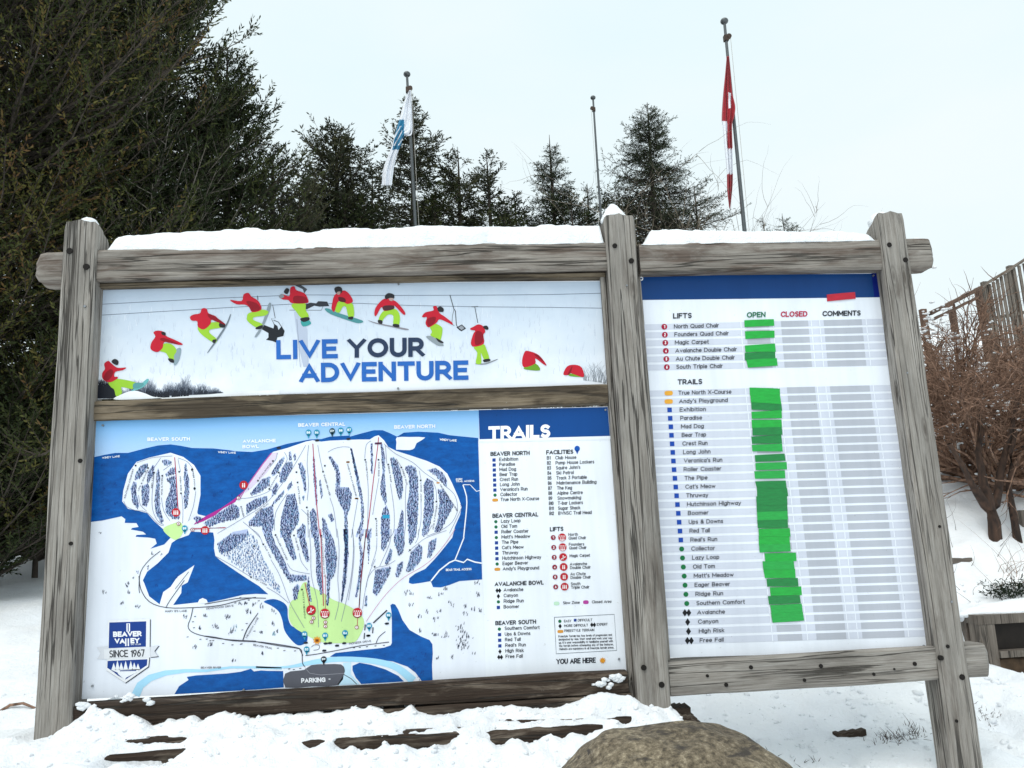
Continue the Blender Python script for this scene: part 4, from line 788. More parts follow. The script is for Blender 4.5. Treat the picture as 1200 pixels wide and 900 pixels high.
# labels on the map
for t, z, a, cap, w_ in [("BEAVER SOUTH", zC, (692, 188, 892, 186), 4.2, .03), ("AVALANCHE", zE, (388, 235, 620, 230), 4.0, .03), ("BOWL", zE, (386, 273, 502, 270), 4.0, .03), ("BEAVER CENTRAL", zE, (778, 122, 1108, 114), 4.2, .03), ("BEAVER NORTH", zF, (372, 136, 660, 130), 4.3, .03),
                         ("WINDY LAKE", zC, (480, 271, 563, 263), 2.3, .02), ("WINDY LAKE", zC, (1023, 244, 1106, 247), 2.3, .02), ("WINDY LAKE", zF, (692, 218, 810, 226), 2.6, .02), ("BEAR TRAIL ACCESS", zH, (735, 295, 915, 288), 2.6, .02), ("ROBIN", zF, (806, 496, 850, 494), 2.0, .02), ("TRAIL ACCESS", zF, (806, 511, 935, 508), 2.2, .02)]:
    p = z(*a); mp_.text(t, *p[0], *p[1], cap, 'f5f8fd', w_)
for t, z, a, cap in [("MARY B'S LANE", zD, (775, 170, 877, 168), 2.4), ("BEAVER RIVER", zN, (728, 417, 846, 416), 2.2), ("BEAVER TRAIL", zG, (342, 820, 475, 845), 2.2), ("DEADWOOD DRIVE", zG, (12, 566, 203, 545), 2.2), ("MEADOW LANE", zG, (297, 768, 380, 625), 2.0), ("PIONEER DRIVE", zG, (1015, 812, 1170, 792), 2.2)]:
    p = z(*a); mp_.text(t, *p[0], *p[1], cap, '2d3040', .01)
for t, z, a in [("SOUTHERN COMFORT", zAA, (118, 480, 190, 240)), ("UPS & DOWNS", zAA, (228, 420, 305, 250)), ("RED TAIL", zAA, (338, 395, 352, 290)), ("REAL'S RUN", zAA, (410, 310, 408, 450)), ("HIGH RISK", zAA, (558, 300, 565, 420)), ("FREE FALL", zAA, (660, 260, 678, 380)),
                ("AVALANCHE", zE, (505, 490, 590, 380)), ("CANYON", zE, (585, 550, 635, 465)), ("RIDGE RUN", zE, (480, 735, 570, 665)), ("BOOMER", zE, (370, 680, 390, 755)), ("CAT'S MEOW", zE, (772, 540, 785, 665)), ("THRUWAY", zE, (838, 705, 845, 810)), ("EAGER BEAVER", zE, (955, 460, 995, 605)), ("ANDY'S PLAYGROUND", zE, (1120, 385, 1180, 610)),
                ("EXHIBITION", zF, (168, 365, 180, 490)), ("MAD DOG", zF, (260, 370, 258, 470)), ("BEAR TRAP", zF, (328, 400, 345, 512)), ("CREST RUN", zF, (425, 420, 458, 530)), ("LONG JOHN", zF, (556, 515, 556, 650)), ("VERONICA'S RUN", zF, (668, 660, 640, 840)), ("TRUE NORTH X-COURSE", zF, (690, 530, 812, 715)), ("PARADISE", zF, (243, 780, 243, 890)),
                ("OLD TOM", zG, (418, 120, 460, 205)), ("ROLLER COASTER", zG, (500, 55, 575, 220)), ("THE PIPE", zG, (632, 60, 655, 150)), ("LAZY LOOP", zG, (340, 345, 435, 400)), ("MATT'S MEADOW", zG, (686, 440, 700, 630)), ("HUTCHINSON HWY", zG, (818, 60, 838, 340)), ("TURTLE", zG, (300, 190, 350, 130)), ("THE DIPPER", zH, (385, 225, 470, 160))]:
    if t in ("TURTLE", "THE DIPPER"): continue
    p = z(*a); mp_.text(t, *p[0], *p[1], 1.7, '33384a', .02, 7)
mp_.text("PARKING", *zO(245, 278)[0], *zO(377, 273)[0], 5.6, 'eef0f5', .03)
def sq(x, y, r, col='20242e', lay=7): mp_.poly([(x - r, y - r), (x + r, y - r), (x + r, y + r), (x - r, y + r)], col, lay)
for z, a in [(zAA, (202, 212, 303, 232, 352, 270, 418, 295, 555, 262, 570, 437)), (zE, (773, 512, 838, 688, 952, 437, 640, 443, 575, 558, 600, 362, 495, 500, 965, 395, 765, 440)), (zF, (168, 353, 262, 353, 330, 387, 422, 407, 558, 498, 668, 647, 243, 768, 742, 640)), (zG, (412, 107, 498, 42, 628, 45, 348, 120, 326, 338, 684, 425, 820, 47)), (zH, (235, 265, 482, 148))]:
    for x, y in z(*a): sq(x, y, .95)
for x, y in zAA(660, 245, 680, 398): mp_.poly([(x - 1.6, y), (x, y - 2.2), (x + 1.6, y), (x, y + 2.2)], '20242e', 7)
for x, y in zE(1128, 368, 1190, 625) + zF(45, 370, 105, 625, 680, 515): mp_.poly([(x - 1.8, y - .8), (x + 1.8, y - .8), (x + 1.8, y + .8), (x - 1.8, y + .8)], 'c98a3a', 7)
mp_.poly([(c[0], c[1]) for c in zF(290, 740, 340, 740, 340, 765, 290, 765)], '2f9bc4', 6)
# small dark buildings and cars printed along the roads
for z, a in [(zG, (710, 800, 720, 860, 850, 805, 880, 802, 930, 820, 980, 803, 1150, 750, 840, 855)), (zH, (320, 665, 190, 750)), (zE, (910, 218, 1130, 208, 640, 270))]:
    for x, y in z(*a): mp_.poly([(x - 2.6, y - .5), (x - .5, y - 1.5), (x + 2.4, y - 1.2), (x + 2.6, y + .6), (x, y + 1.2), (x - 2, y + 1)], '272b35', 6)
for x, y in zG(40, 785, 130, 805, 195, 815, 260, 808, 295, 665, 350, 718, 515, 838, 560, 855, 635, 857, 250, 483, 310, 500, 380, 505, 215, 520, 265, 710) + zD(715, 718 - 820, 880, 286, 940, 297, 970, 296, 1000, 303, 1090, 323, 1130, 320, 915, 190, 905, 215, 910, 243) + zH(90, 835, 130, 832, 180, 828, 240, 822, 300, 818) + zO(180, 203, 205, 206, 240, 200):
    mp_.line([(x - 1.2, y), (x + 1.2, y - .3)], .8, '2d3040', 5)
mp_.line(zH(225, 660, 322, 570), 1.5, '272b35', 5)
for x, y in zH(165, 700, 160, 760, 220, 720): mp_.line([(x, y + 2), (x + .6, y - 5)], 1.2, '272b35', 5)
_late = [(bp_, "banner_print", banner), (mp_, "map_print", mapp)]
def pin(z, x, y, t, col='1d86a8', r=3.4, tcol='eaf6fb', par=mapp):
    (cx_, cy_), = z(x, y); p = Print()
    p.circ(cx_, cy_, r, col, 8, ry=r * 1.05); p.poly([(cx_ - r * .55, cy_ + r * .7), (cx_ + r * .55, cy_ + r * .7), (cx_, cy_ + r * 2.1)], col, 8)
    if t: p.text(t, cx_ - r * .62, cy_ + r * .38, cx_ + r * .62, cy_ + r * .36, r * .8, tcol, .03, 10)
    _late.append((p, "location_pin", par))
for z, x, y, t, c in [(zE, 850, 162, "B8", '2a93b5'), (zE, 908, 162, "B6", '2a93b5'), (zE, 1017, 152, "P", '1f4350'), (zE, 1077, 148, "B10", '2a93b5'), (zE, 1136, 143, "B7", '2a93b5'), (zC, 867, 597, "B9", '2a93b5'), (zG, 702, 738, "B2", '2a93b5'), (zG, 717, 845, "B3", '2a93b5'), (zG, 847, 748, "B1", '2a93b5'), (zG, 987, 730, "B4", '2a93b5'), (zG, 1156, 680, "B5", '2a93b5'), (zH, 333, 605, "B12", '2a93b5'), (zO, 367, 150, "P", '1c1f27')]:
    pin(z, x, y, t, c)
def lift_icon(x, y, kind, r=5.4, par=mapp, label=None):
    p = Print(); dark = kind != 4
    p.circ(x, y + .7, r, '2a1a20', 8, n=20) if par is mapp and r > 5 else None
    p.circ(x, y, r, 'bb2430', 9, n=20)
    if kind == 4: p.poly([(x - r * .86, y - r * .1), (x + r * .86, y - r * .1), (x + r * .6, y + r * .72), (x, y + r * .93), (x - r * .6, y + r * .72)], 'f0dfe2', 10)
    n = {4: 4, 2: 2, 3: 3, 1: 1}[kind]; wd = r * .26
    for i in range(n):
        cx_ = x + (i - (n - 1) / 2) * wd * 1.65
        p.rect(cx_ - wd / 2, y - r * .15, cx_ + wd / 2, y + r * .55, 'bb2430' if kind == 4 else 'f7eeee', 11)
        p.circ(cx_, y - r * .32, wd * .55, 'f7eeee', 11, n=8)
    if kind == 1: p.line([(x - r * .6, y + r * .6), (x + r * .6, y - r * .1)], r * .22, 'f7eeee', 11)
    _late.append((p, "lift_icon", par))
def lift_num(x, y, t, par=mapp, r=2.5):
    p = Print(); p.circ(x, y, r, '8d1b33', 9); p.circ(x, y, r * .72, 'f4f2f5' if r < 2.4 else '8d1b33', 10); p.text(t, x - r * .3, y + r * .5, x + r * .3, y + r * .48, r, 'f8f4f6' if r >= 2.4 else '8d1b33', .02, 12); _late.append((p, "lift_number", par))
for z, x, y, k in [(zC, 826, 522, 3), (zC, 962, 606, 3), (zC, 1143, 394, 2), (zG, 748, 568, 1), (zG, 845, 592, 4), (zG, 1073, 587, 4)]:
    lift_icon(*z(x, y)[0], k, 5.6 if z is zG else 5.0)
for z, x, y, t in [(zC, 838, 575, "6"), (zC, 903, 603, "5"), (zE, 357, 622, "4"), (zG, 752, 652, "3"), (zG, 765, 625, "3"), (zG, 849, 683, "2"), (zG, 849, 655, "2"), (zG, 1069, 690, "1")]:
    lift_num(*z(x, y)[0], t, r=2.3)
def star(x, y, r, par):
    p = Print(); p.poly([(x + (r if i % 2 == 0 else r * .62) * math.sin(i * math.pi / 9), y - (r if i % 2 == 0 else r * .62) * math.cos(i * math.pi / 9)) for i in range(18)], 'e39a32', 8); _late.append((p, "star_marker", par)); return p
p = star(*zG(790, 782)[0], 5.2, mapp); x, y = zG(790, 782)[0]; p.rect(x - 2, y - 1.6, x + 2, y + 2, 'a85f1c', 9); p.text("YOU", x - 1.8, y + 1, x + 1.8, y + .9, 1.8, '402a10', .02, 10)

# crest of the resort, a raised cut-out shape printed with its own shadow
cr_ = Print()
sh = lambda pts, dx, dy: [(a + dx, b + dy) for a, b in pts]
outer = zN(182, 135, 430, 125, 428, 285, 425, 362, 420, 405, 285, 500, 170, 425, 178, 362, 185, 300)
rib_l = zN(118, 293, 185, 285, 182, 352, 155, 362, 120, 362, 140, 328); rib_r = zN(428, 290, 482, 280, 455, 315, 478, 345, 432, 350)
for s_ in (outer, rib_r): cr_.poly(sh(s_, .9, .9), '3a3f4c', 3)
cr_.poly(rib_l, 'd9dce3', 4); cr_.poly(rib_r, 'd9dce3', 4); cr_.poly(outer, 'eceef2', 5)
cr_.poly(zN(192, 147, 408, 140, 406, 288, 188, 298), '1b3f8c', 6)
cr_.poly(zN(182, 372, 415, 362, 412, 397, 285, 482, 180, 412), '1b3f8c', 6)
cr_.line(zN(303, 152, 303, 200), 4.2, 'f4f6fa', 7); cr_.line(zN(303, 155, 303, 200), 1.2, '1b3f8c', 7.5)
for x_ in (289, 304): cr_.line(zN(x_, 240, x_, 285), 1.6, 'f4f6fa', 8)
cr_.text("BEAVER", *zN(215, 232)[0], *zN(382, 228)[0], 6.4, 'f4f6fa', .045, 9)
cr_.text("VA  EY", *zN(224, 272)[0], *zN(370, 268)[0], 6.4, 'f4f6fa', .045, 9)
cr_.text("SKI CLUB", *zN(318, 280)[0], *zN(378, 278)[0], 1.7, 'dfe4ee', .02, 9)
cr_.poly(zN(160, 302, 430, 290, 432, 352, 162, 362), 'e3e5ea', 7)
cr_.text("SINCE 1967", *zN(193, 352)[0], *zN(400, 346)[0], 8.4, '23272f', .0, 9)
for x_, h_ in ((218, 26), (240, 36), (262, 28), (288, 34), (318, 34), (338, 28), (360, 24)):
    cr_.poly(zN(x_ - 14, 425, x_, 425 - h_ * 1.6, x_ + 14, 425), 'eef1f6', 7)
cr_.poly(zN(205, 425, 375, 420, 350, 440, 320, 455, 290, 470, 285, 482, 250, 460, 240, 440), 'eef1f6', 7)
cr_.line(zN(255, 430, 350, 428), 1.0, '1b3f8c', 8)
cr_.poly(zN(205, 425, 240, 445, 270, 472, 240, 455), '1b3f8c', 8)
_late.append((cr_, "resort_crest", mapp))

# legend sheet
lg = Print()
lg.poly([(561.0, 480.2), (712.2, 476.5), (734.2, 786), (569.3, 794.2)], 'eef3fb', 2)
lg.poly([(561.0, 480.6), (712, 477.0), (714.6, 510.9), (562, 514.8)], '0a478c', 3)
lg.text("TRAILS", *zI(82, 305)[0], *zI(566, 288)[0], 16, 'fbfcfe', .035, 5)
lg.poly(zI(10, 299, 600, 285, 1035, 273, 1035, 300, 10, 320), 'eef3fb', 6)
INK = '262a33'
def head(t, z, x0, y0, x1, y1, cap=5.0): lg.text(t, *z(x0, y0)[0], *z(x1, y1)[0], cap, INK, .022)
def item(t, z, x0, y0, x1, cap=4.1): a = z(x0, y0)[0]; b = z(x1, y0)[0]; lg.text(t, a[0], a[1], b[0], b[1] - (b[0] - a[0]) * .03, cap, INK, .006)
def mark(k, z, x, y, r=1.9):
    x, y = z(x, y)[0]
    if k == 's': lg.poly([(x - r, y - r), (x + r, y - r - .1), (x + r, y + r - .1), (x - r, y + r)], '1d3f8f', 4)
    if k == 'c': lg.circ(x, y, r * 1.02, '1d6b45', 4)
    if k in 'de':
        for dx in ((0,) if k == 'd' else (-1.5, 1.5)): lg.poly([(x + dx - 2.0, y), (x + dx, y - 2.9), (x + dx + 2.0, y), (x + dx, y + 2.9)], '17181d', 4)
    if k == 'o':
        lg.poly(smooth_pts([(x - 3.4, y), (x - 2.6, y - 1.6), (x + 2.6, y - 1.8), (x + 3.5, y), (x + 2.6, y + 1.6), (x - 2.6, y + 1.7)], True, 2), 'd9983f', 4)
head("BEAVER NORTH", zI, 98, 430, 404, 422)
for (t, x1), y, k in zip([("Exhibition", 315), ("Paradise", 290), ("Mad Dog", 298), ("Bear Trap", 308), ("Crest Run", 314), ("Long John", 326), ("Veronica's Run", 388), ("Collector", 308), ("True North X-Course", 478)], np.linspace(470, 783, 9), 'ssssssscd'):
    i = (y - 470) / 39; mark(k if k != 'd' else 'o', zI, 126 + i * 1.1, y - 9); item(t, zI, 165 + i * 1.4, y, x1)
head("FACILITIES", zI, 533, 418, 745, 412)
for n_, (t, x1) in enumerate([("Club House", 768), ("Pump House Lockers", 908), ("Squire John's", 800), ("Ski Patrol", 748), ("Track 3 Portable", 850), ("Maintenance Building", 926), ("The Keg", 735), ("Alpine Centre", 818), ("Snowmaking", 806), ("T-bar Lockers", 820), ("Sugar Shack", 800), ("BVNSC Trail Head", 888)]):
    y = 457 + n_ * 39.4; item("B%d" % (n_ + 1), zI, 538 + n_ * 1.8, y + 1, 568 + n_ * 1.6 + (8 if n_ > 8 else 0)); item(t, zI, 604 + n_ * 2.1, y, x1)
head("BEAVER CENTRAL", zJ, 113, 80, 472, 68)
for (t, x1), y, k in zip([("Lazy Loop", 333), ("Old Tom", 306), ("Roller Coaster", 395), ("Matt's Meadow", 408), ("The Pipe", 315), ("Cat's Meow", 357), ("Thruway", 315), ("Hutchinson Highway", 494), ("Eager Beaver", 392), ("Andy's Playground", 478)], np.linspace(118, 490, 10), 'ccscsssscd'):
    i = (y - 118) / 41; mark(k if k != 'd' else 'o', zJ, 140 + i * 1.3, y - 9); item(t, zJ, 180 + i * 1.5, y, x1)
head("AVALANCHE BOWL", zJ, 131, 613, 514, 600)
for (t, x1), y, k in zip([("Avalanche", 354), ("Canyon", 313), ("Ridge Run", 358), ("Boomer", 322)], np.linspace(655, 787, 4), 'edcs'):
    mark(k, zJ, 160, y - 8); item(t, zJ, 201, y, x1)
head("BEAVER SOUTH", zK, 136, 351, 454, 339)
for (t, x1), y, k in zip([("Southern Comfort", 482), ("Ups & Downs", 410), ("Red Tail", 334), ("Real's Run", 374), ("High Risk", 358), ("Free Fall", 350)], np.linspace(389, 608, 6), 'csssde'):
    i = (y - 389) / 44; mark(k, zK, 168 + i * 1.2, y - 8); item(t, zK, 208 + i * 1.6, y, x1)
head("LIFTS", zJ, 562, 185, 668, 181)
for n_, (a_, b_, x1, k) in enumerate([("North", "Quad Chair", 845, 4), ("Founders", "Quad Chair", 848, 4), ("Magic Carpet", "", 875, 1), ("Avalanche", "Double Chair", 880, 2), ("Au Chute", "Double Chair", 882, 2), ("South", "Triple Chair", 870, 3)]):
    y = 229 + n_ * 77; x = n_ * 3.8
    lift_num(*zJ(588 + x, y + 4)[0], str(n_ + 1), r=2.9); lift_icon(*zJ(658 + x, y + 2)[0], k, 4.6)
    if b_: item(a_, zJ, 706 + x, y - 8, 706 + x + len(a_) * 15.0, 3.5); item(b_, zJ, 708 + x, y + 20, x1, 3.5)
    else: item(a_, zJ, 716, y + 4, x1, 3.5)
def pill(z, x, y, col): 
    x, y = z(x, y)[0]; lg.poly(smooth_pts([(x - 3.2, y), (x - 2.4, y - 2), (x + 2.4, y - 2.1), (x + 3.3, y), (x + 2.4, y + 2), (x - 2.4, y + 2)], True, 2), col, 4)
pill(zJ, 614, 748, 'bfe3c6'); item("Slow Zone", zJ, 664, 754, 795, 3.4); pill(zJ, 843, 738, 'b5439b'); item("Closed Area", zJ, 890, 747, 1042, 3.4)
lg.line(zK(597, 289, 1065, 266, 1084, 548, 612, 574), .6, '4a5663', 4, closed=True)
mark('c', zK, 640, 320); item("EASY", zK, 672, 328, 730, 3.0); mark('s', zK, 760, 312, 1.6); item("DIFFICULT", zK, 780, 322, 893, 3.0)
mark('d', zK, 642, 358); item("MORE DIFFICULT", zK, 674, 365, 860, 3.0); mark('e', zK, 900, 348); item("EXPERT", zK, 928, 355, 1013, 3.0)
mark('o', zK, 644, 400); item("FREESTYLE TERRAIN", zK, 674, 404, 908, 3.0)
for n_, t in enumerate(["Freestyle Terrain has four levels of progression and", "designated by size. Start small and work your way", "up. It is your responsibility to familiarize yourself with", "the terrain before attempting any of the features.", "Helmets are mandatory in all freestyle terrain areas."]):
    item(t, zK, 628 + n_ * 2, 446 + n_ * 24.8, 1046 + n_ * 4, 2.5)
lg.text("YOU ARE HERE", *zK(612, 655)[0], *zK(920, 643)[0], 6.2, INK, .02)
leg_o = (lg, "legend_sheet", mapp); _late.append(leg_o)
star(*zK(974, 626)[0], 3.9, mapp)
pin(zI, 775, 372, "", '1253ad', 3.2)

# ================= open trails board
SQ = [(751, 323), (1028, 319.5), (1088.3, 762.3), (785, 770.6)]
stat = panel("status_panel", SQ, sign, col='eaeff8')
st = Print()
QW = [np.array(SP(*c, 0)) for c in SQ]
def bl(u, v):  # panel coordinates -> px is not needed; returns world point of the sheet
    return (QW[0] * (1 - u) + QW[1] * u) * (1 - v) + (QW[3] * (1 - u) + QW[2] * u) * v
H0, H1 = zL(36, 50, 1085, 40), zL(40, 156, 1093, 144)
st.poly([H0[0], H0[1], H1[1], H1[0]], '103e78', 1)
st.poly([(1021, 320.3), (1027.5, 320.0), (1031.3, 348.2), (1024.5, 348.3)], '0a1f74', 2)
def lerp(a, b, t): return (a[0] + (b[0] - a[0]) * t, a[1] + (b[1] - a[1]) * t)
def prow(k, sec):
    """left and right px of the row's centre line, from the measured first and last rows (projective spacing)"""
    if sec == 0: L0, L1, R0, R1, n_ = (755, 383.6), (757.3, 430.9), (1034.5, 377.0), (1039.6, 424.6), 5
    else: L0, L1, R0, R1, n_ = (758.2, 461.4), (782.3, 751.5), (1043.4, 454.7), (1085.5, 741.9), 28
    t = k / n_
    def pr(a, b):
        A, B = np.array(SP(*a)), np.array(SP(*b)); Pw = A + (B - A) * t; v = MCAM.T @ (Pw - CAM); return (CX + FOC * v[0] / -v[2], CY - FOC * v[1] / -v[2])
    return pr(L0, L1), pr(R0, R1)
def seg(Lp, Rp, u0, u1, hh, col, lay):
    a, b = lerp(Lp, Rp, u0), lerp(Lp, Rp, u1); st.poly([(a[0] - hh * .08, a[1] - hh), (b[0] - hh * .1, b[1] - hh), (b[0] + hh * .1, b[1] + hh), (a[0] + hh * .08, a[1] + hh)], col, lay)
names0 = ["North Quad Chair", "Founders Quad Chair", "Magic Carpet", "Avalanche Double Chair", "Au Chute Double Chair", "South Triple Chair"]; w0 = [383, 426, 339, 462, 453, 400]
names1 = [("True North X-Course", 438), ("Andy's Playground", 422), ("Exhibition", 326), ("Paradise", 309), ("Mad Dog", 317), ("Bear Trap", 327), ("Crest Run", 333), ("Long John", 346), ("Veronica's Run", 398)]
names2 = [("Roller Coaster", 350), ("The Pipe", 296), ("Cat's Meow", 327), ("Thruway", 299), ("Hutchinson Highway", 427), ("Boomer", 300), ("Ups & Downs", 357), ("Red Tail", 305), ("Real's Run", 334), ("Collector", 325), ("Lazy Loop", 342), ("Old Tom", 325), ("Matt's Meadow", 398), ("Eager Beaver", 384), ("Ridge Run", 357), ("Southern Comfort", 442), ("Avalanche", 364), ("Canyon", 338), ("High Risk", 362), ("Free Fall", 359)]
BAND, GREY = 'd0d5e2', 'b4b8c2'
def srow(k, sec, t, x1px, mk, x0px, mx_):
    L, R = prow(k, sec); hh = 3.55 + .25 * k / 28 if sec else 3.4
    seg(L, R, 0.0, 1.0, hh, BAND, 1)
    for a, b in ((.425, .56 - .0), (.595 - .015, .735 - .015), (.765, .97 - .045)):
        if sec == 0: a, b = {.425: (.427, .523), .58: (.573, .687), .765: (.752, .912)}[a]
        else: a, b = {.425: (.425, .52), .58: (.575, .69), .765: (.752, .915)}[a]
        seg(L, R, a, b, hh, GREY, 2)
    for u in (.405, .54, .70, .735, .93): seg(L, R, u - .0018, u + .0018, hh + .2, 'eaeff8', 3)
    y = lerp(L, R, (x0px - L[0]) / (R[0] - L[0]))[1]; y1 = lerp(L, R, (x1px - L[0]) / (R[0] - L[0]))[1]
    st.text(t, x0px, y + 2.35, x1px, y1 + 2.35, 4.9, '2b2d34', .004, 6)
    sig = Print(); _late.append((sig, "trail_symbol" if mk in 'scode' else "lift_number", stat))
    ym = lerp(L, R, (mx_ - L[0]) / (R[0] - L[0]))[1]
    if mk == 's': sig.poly([(mx_ - 2.7, ym - 2.7), (mx_ + 2.5, ym - 2.8), (mx_ + 2.8, ym + 2.6), (mx_ - 2.5, ym + 2.7)], '1747a6', 4)
    elif mk == 'c': sig.circ(mx_, ym, 2.9, '14703f', 4, n=20)
    elif mk == 'o': sig.poly(smooth_pts([(mx_ - 4.8, ym), (mx_ - 3.6, ym - 2.4), (mx_ + 3.6, ym - 2.6), (mx_ + 4.9, ym), (mx_ + 3.6, ym + 2.4), (mx_ - 3.6, ym + 2.5)], True, 2), 'e8a83e', 4)
    elif mk in 'de':
        for dx in ((0,) if mk == 'd' else (-2.3, 2.3)): sig.poly([(mx_ + dx - 2.9, ym), (mx_ + dx, ym - 4.4), (mx_ + dx + 2.9, ym), (mx_ + dx, ym + 4.4)], '17181d', 4)
    else:
        sig.circ(mx_, ym, 3.4, 'a3183a', 4, n=20); sig.text(mk, mx_ - .9, ym + 1.9, mx_ + .9, ym + 1.85, 3.9, 'f8f2f4', .02, 6)
for k, (t, w) in enumerate(zip(names0, w0)): srow(k, 0, t, 740 + w / 3.75, str(k + 1), 740 + (186 + k * 2) / 3.75, 740 + (144 + k * 2.2) / 3.75)
mk = 'oo' + 's' * 16 + 'c' * 7 + 'edde'
allr = [(t, 740 + w / 3.75, 740 + (205 + i * 3.0) / 3.75, 740 + (163 + (0 if i < 2 else 4 + (i - 2) * 2.8)) / 3.75) for i, (t, w) in enumerate(names1)] + [(t, 740 + w / 3.3333, 740 + (203 + i * 3.3) / 3.3333, 740 + (166 + i * 3.3 - (3 if i > 15 else 0)) / 3.3333) for i, (t, w) in enumerate(names2)]
for k, (t, x1, x0, mxx) in enumerate(allr): srow(k, 1, t, x1, mk[k], x0, mxx)
for t, a, col, cap in [("LIFTS", zL(182, 238, 264, 236), INK, 6.2), ("OPEN", zL(506, 234, 588, 232), '0f6b46', 6.4), ("CLOSED", zL(655, 231, 772, 229), 'b5173f', 6.4), ("COMMENTS", zL(838, 228, 1006, 225), INK, 6.2), ("TRAILS", zL(202, 528, 310, 526), INK, 6.2)]:
    st.text(t, *a[0], *a[1], cap, col, .02)
_late.append((st, "list_print", stat))
flush_texts()
for p_, nm_, par_ in _late: p_.build(nm_, par_)

# strips of tape stuck on the board, each a separate piece
def tape(pts, col, lab=None, lay=8):
    P = [np.array(SP(x, y, lay)) for x, y in pts]; th = np.array([0, .0012, 0])
    # subdivide a little so the strip bows off the sheet
    V = []; n_ = 6
    for i in range(n_ + 1):
        t = i / n_; bow = np.array([0, -.0035 * math.sin(t * math.pi), 0]); V += [P[0] * (1 - t) + P[1] * t + bow, P[3] * (1 - t) + P[2] * t + bow]
    k = len(V); V += [v + th for v in V[:k]]; F = []
    for i in range(n_):
        a = 2 * i; F += [(a, a + 1, a + 3, a + 2), (a + k, a + 2 + k, a + 3 + k, a + 1 + k), (a, a + 2, a + 2 + k, a + k), (a + 1, a + 1 + k, a + 3 + k, a + 3)]
    F += [(0, k, k + 1, 1), (2 * n_, 2 * n_ + 1, 2 * n_ + 1 + k, 2 * n_ + k)]
    o = link("tape_strip", mesh_np("tape_strip", V, F), [col], stat)
    if lab: o['label'] = lab
def tape_mat(name, c):
    m, t, b = newmat(name); tcn = N(t, "ShaderNodeNewGeometry"); mpn = N(t, "ShaderNodeMapping"); mpn.inputs['Scale'].default_value = (12, 1, 60)
    n1 = N(t, "ShaderNodeTexNoise", Scale=2.0, Detail=5.0); t.links.new(tcn.outputs['Position'], mpn.inputs[0]); t.links.new(mpn.outputs[0], n1.inputs['Vector'])
    c = lin(c); r = ramp(t, [(.35, tuple(x * .86 for x in c)), (.65, tuple(x * 1.08 for x in c))], n1.outputs[0]); t.links.new(r.outputs[0], b.inputs['Base Color']); b.inputs['Roughness'].default_value = .4
    return m
TGm = tape_mat("green_tape_worn", '18a040'); TG, TGd, TR = tape_mat("green_tape", '0fa437'), tape_mat("green_tape_double", '0a7c38'), tape_mat("red_tape", 'b80d2c')
lay = 8
for z, a, dk in [(zL, (495, 246, 624, 241, 626, 270, 496, 276), 0), (zL, (498, 294, 627, 291, 628, 322, 500, 328), 0), (zL, (497, 357, 629, 348, 633, 384, 500, 386), 0), (zL, (497, 388, 630, 384, 632, 414, 498, 422), 1), (zL, (503, 420, 637, 412, 641, 445, 511, 454), 0),
                 (zL, (518, 541, 651, 546, 652, 582, 520, 576), 0), (zL, (521, 574, 652, 580, 657, 614, 524, 606), 0), (zL, (525, 604, 658, 612, 661, 644, 527, 638), 1), (zL, (526, 648, 658, 641, 660, 676, 528, 678), 0), (zL, (527, 683, 658, 682, 660, 714, 529, 720), 0), (zL, (530, 718, 659, 714, 662, 748, 531, 752), 1),
                 (zL, (526, 757, 657, 748, 661, 786, 529, 788), 1), (zL, (528, 793, 660, 787, 663, 822, 530, 821), 0), (zL, (541, 838, 672, 831, 676, 862, 544, 868), 1), (zL, (543, 873, 680, 868, 682, 900, 546, 904), 0),
                 (zM, (479, 108, 598, 104, 600, 135, 482, 137), 0), (zM, (482, 147, 601, 144, 605, 174, 488, 172), 1), (zM, (489, 172, 607, 174, 611, 205, 490, 206), 1), (zM, (486, 206, 606, 203, 608, 238, 488, 240), 1), (zM, (488, 238, 607, 236, 609, 264, 489, 268), 1), (zM, (489, 267, 608, 263, 610, 296, 491, 299), 0),
                 (zM, (490, 298, 609, 296, 611, 328, 493, 330), 1), (zM, (495, 332, 617, 330, 620, 362, 497, 362), 0), (zM, (496, 361, 616, 360, 618, 392, 497, 394), 0), (zM, (497, 393, 618, 391, 621, 420, 500, 425), 0), (zM, (519, 428, 641, 425, 644, 458, 522, 461), 0), (zM, (511, 459, 632, 458, 636, 490, 514, 492), 0),
                 (zM, (514, 490, 638, 488, 640, 524, 521, 525), 0), (zM, (526, 528, 648, 524, 651, 556, 529, 558), 1), (zM, (540, 561, 662, 557, 665, 591, 543, 594), 0), (zM, (532, 595, 656, 592, 660, 622, 536, 628), 1), (zM, (541, 630, 664, 624, 668, 660, 546, 664), 0), (zM, (544, 662, 668, 656, 673, 690, 550, 699), 0)]:
    lay = 8 + (3 if lay < 11 else 0); tape(z(*a), TGd if dk else (TGm if r_.random() < .4 else TG), None, lay)
tape(zL(857, 133, 981, 122, 984, 151, 859, 163), TR, "short red tape strip across the lower edge of the blue header", 8)

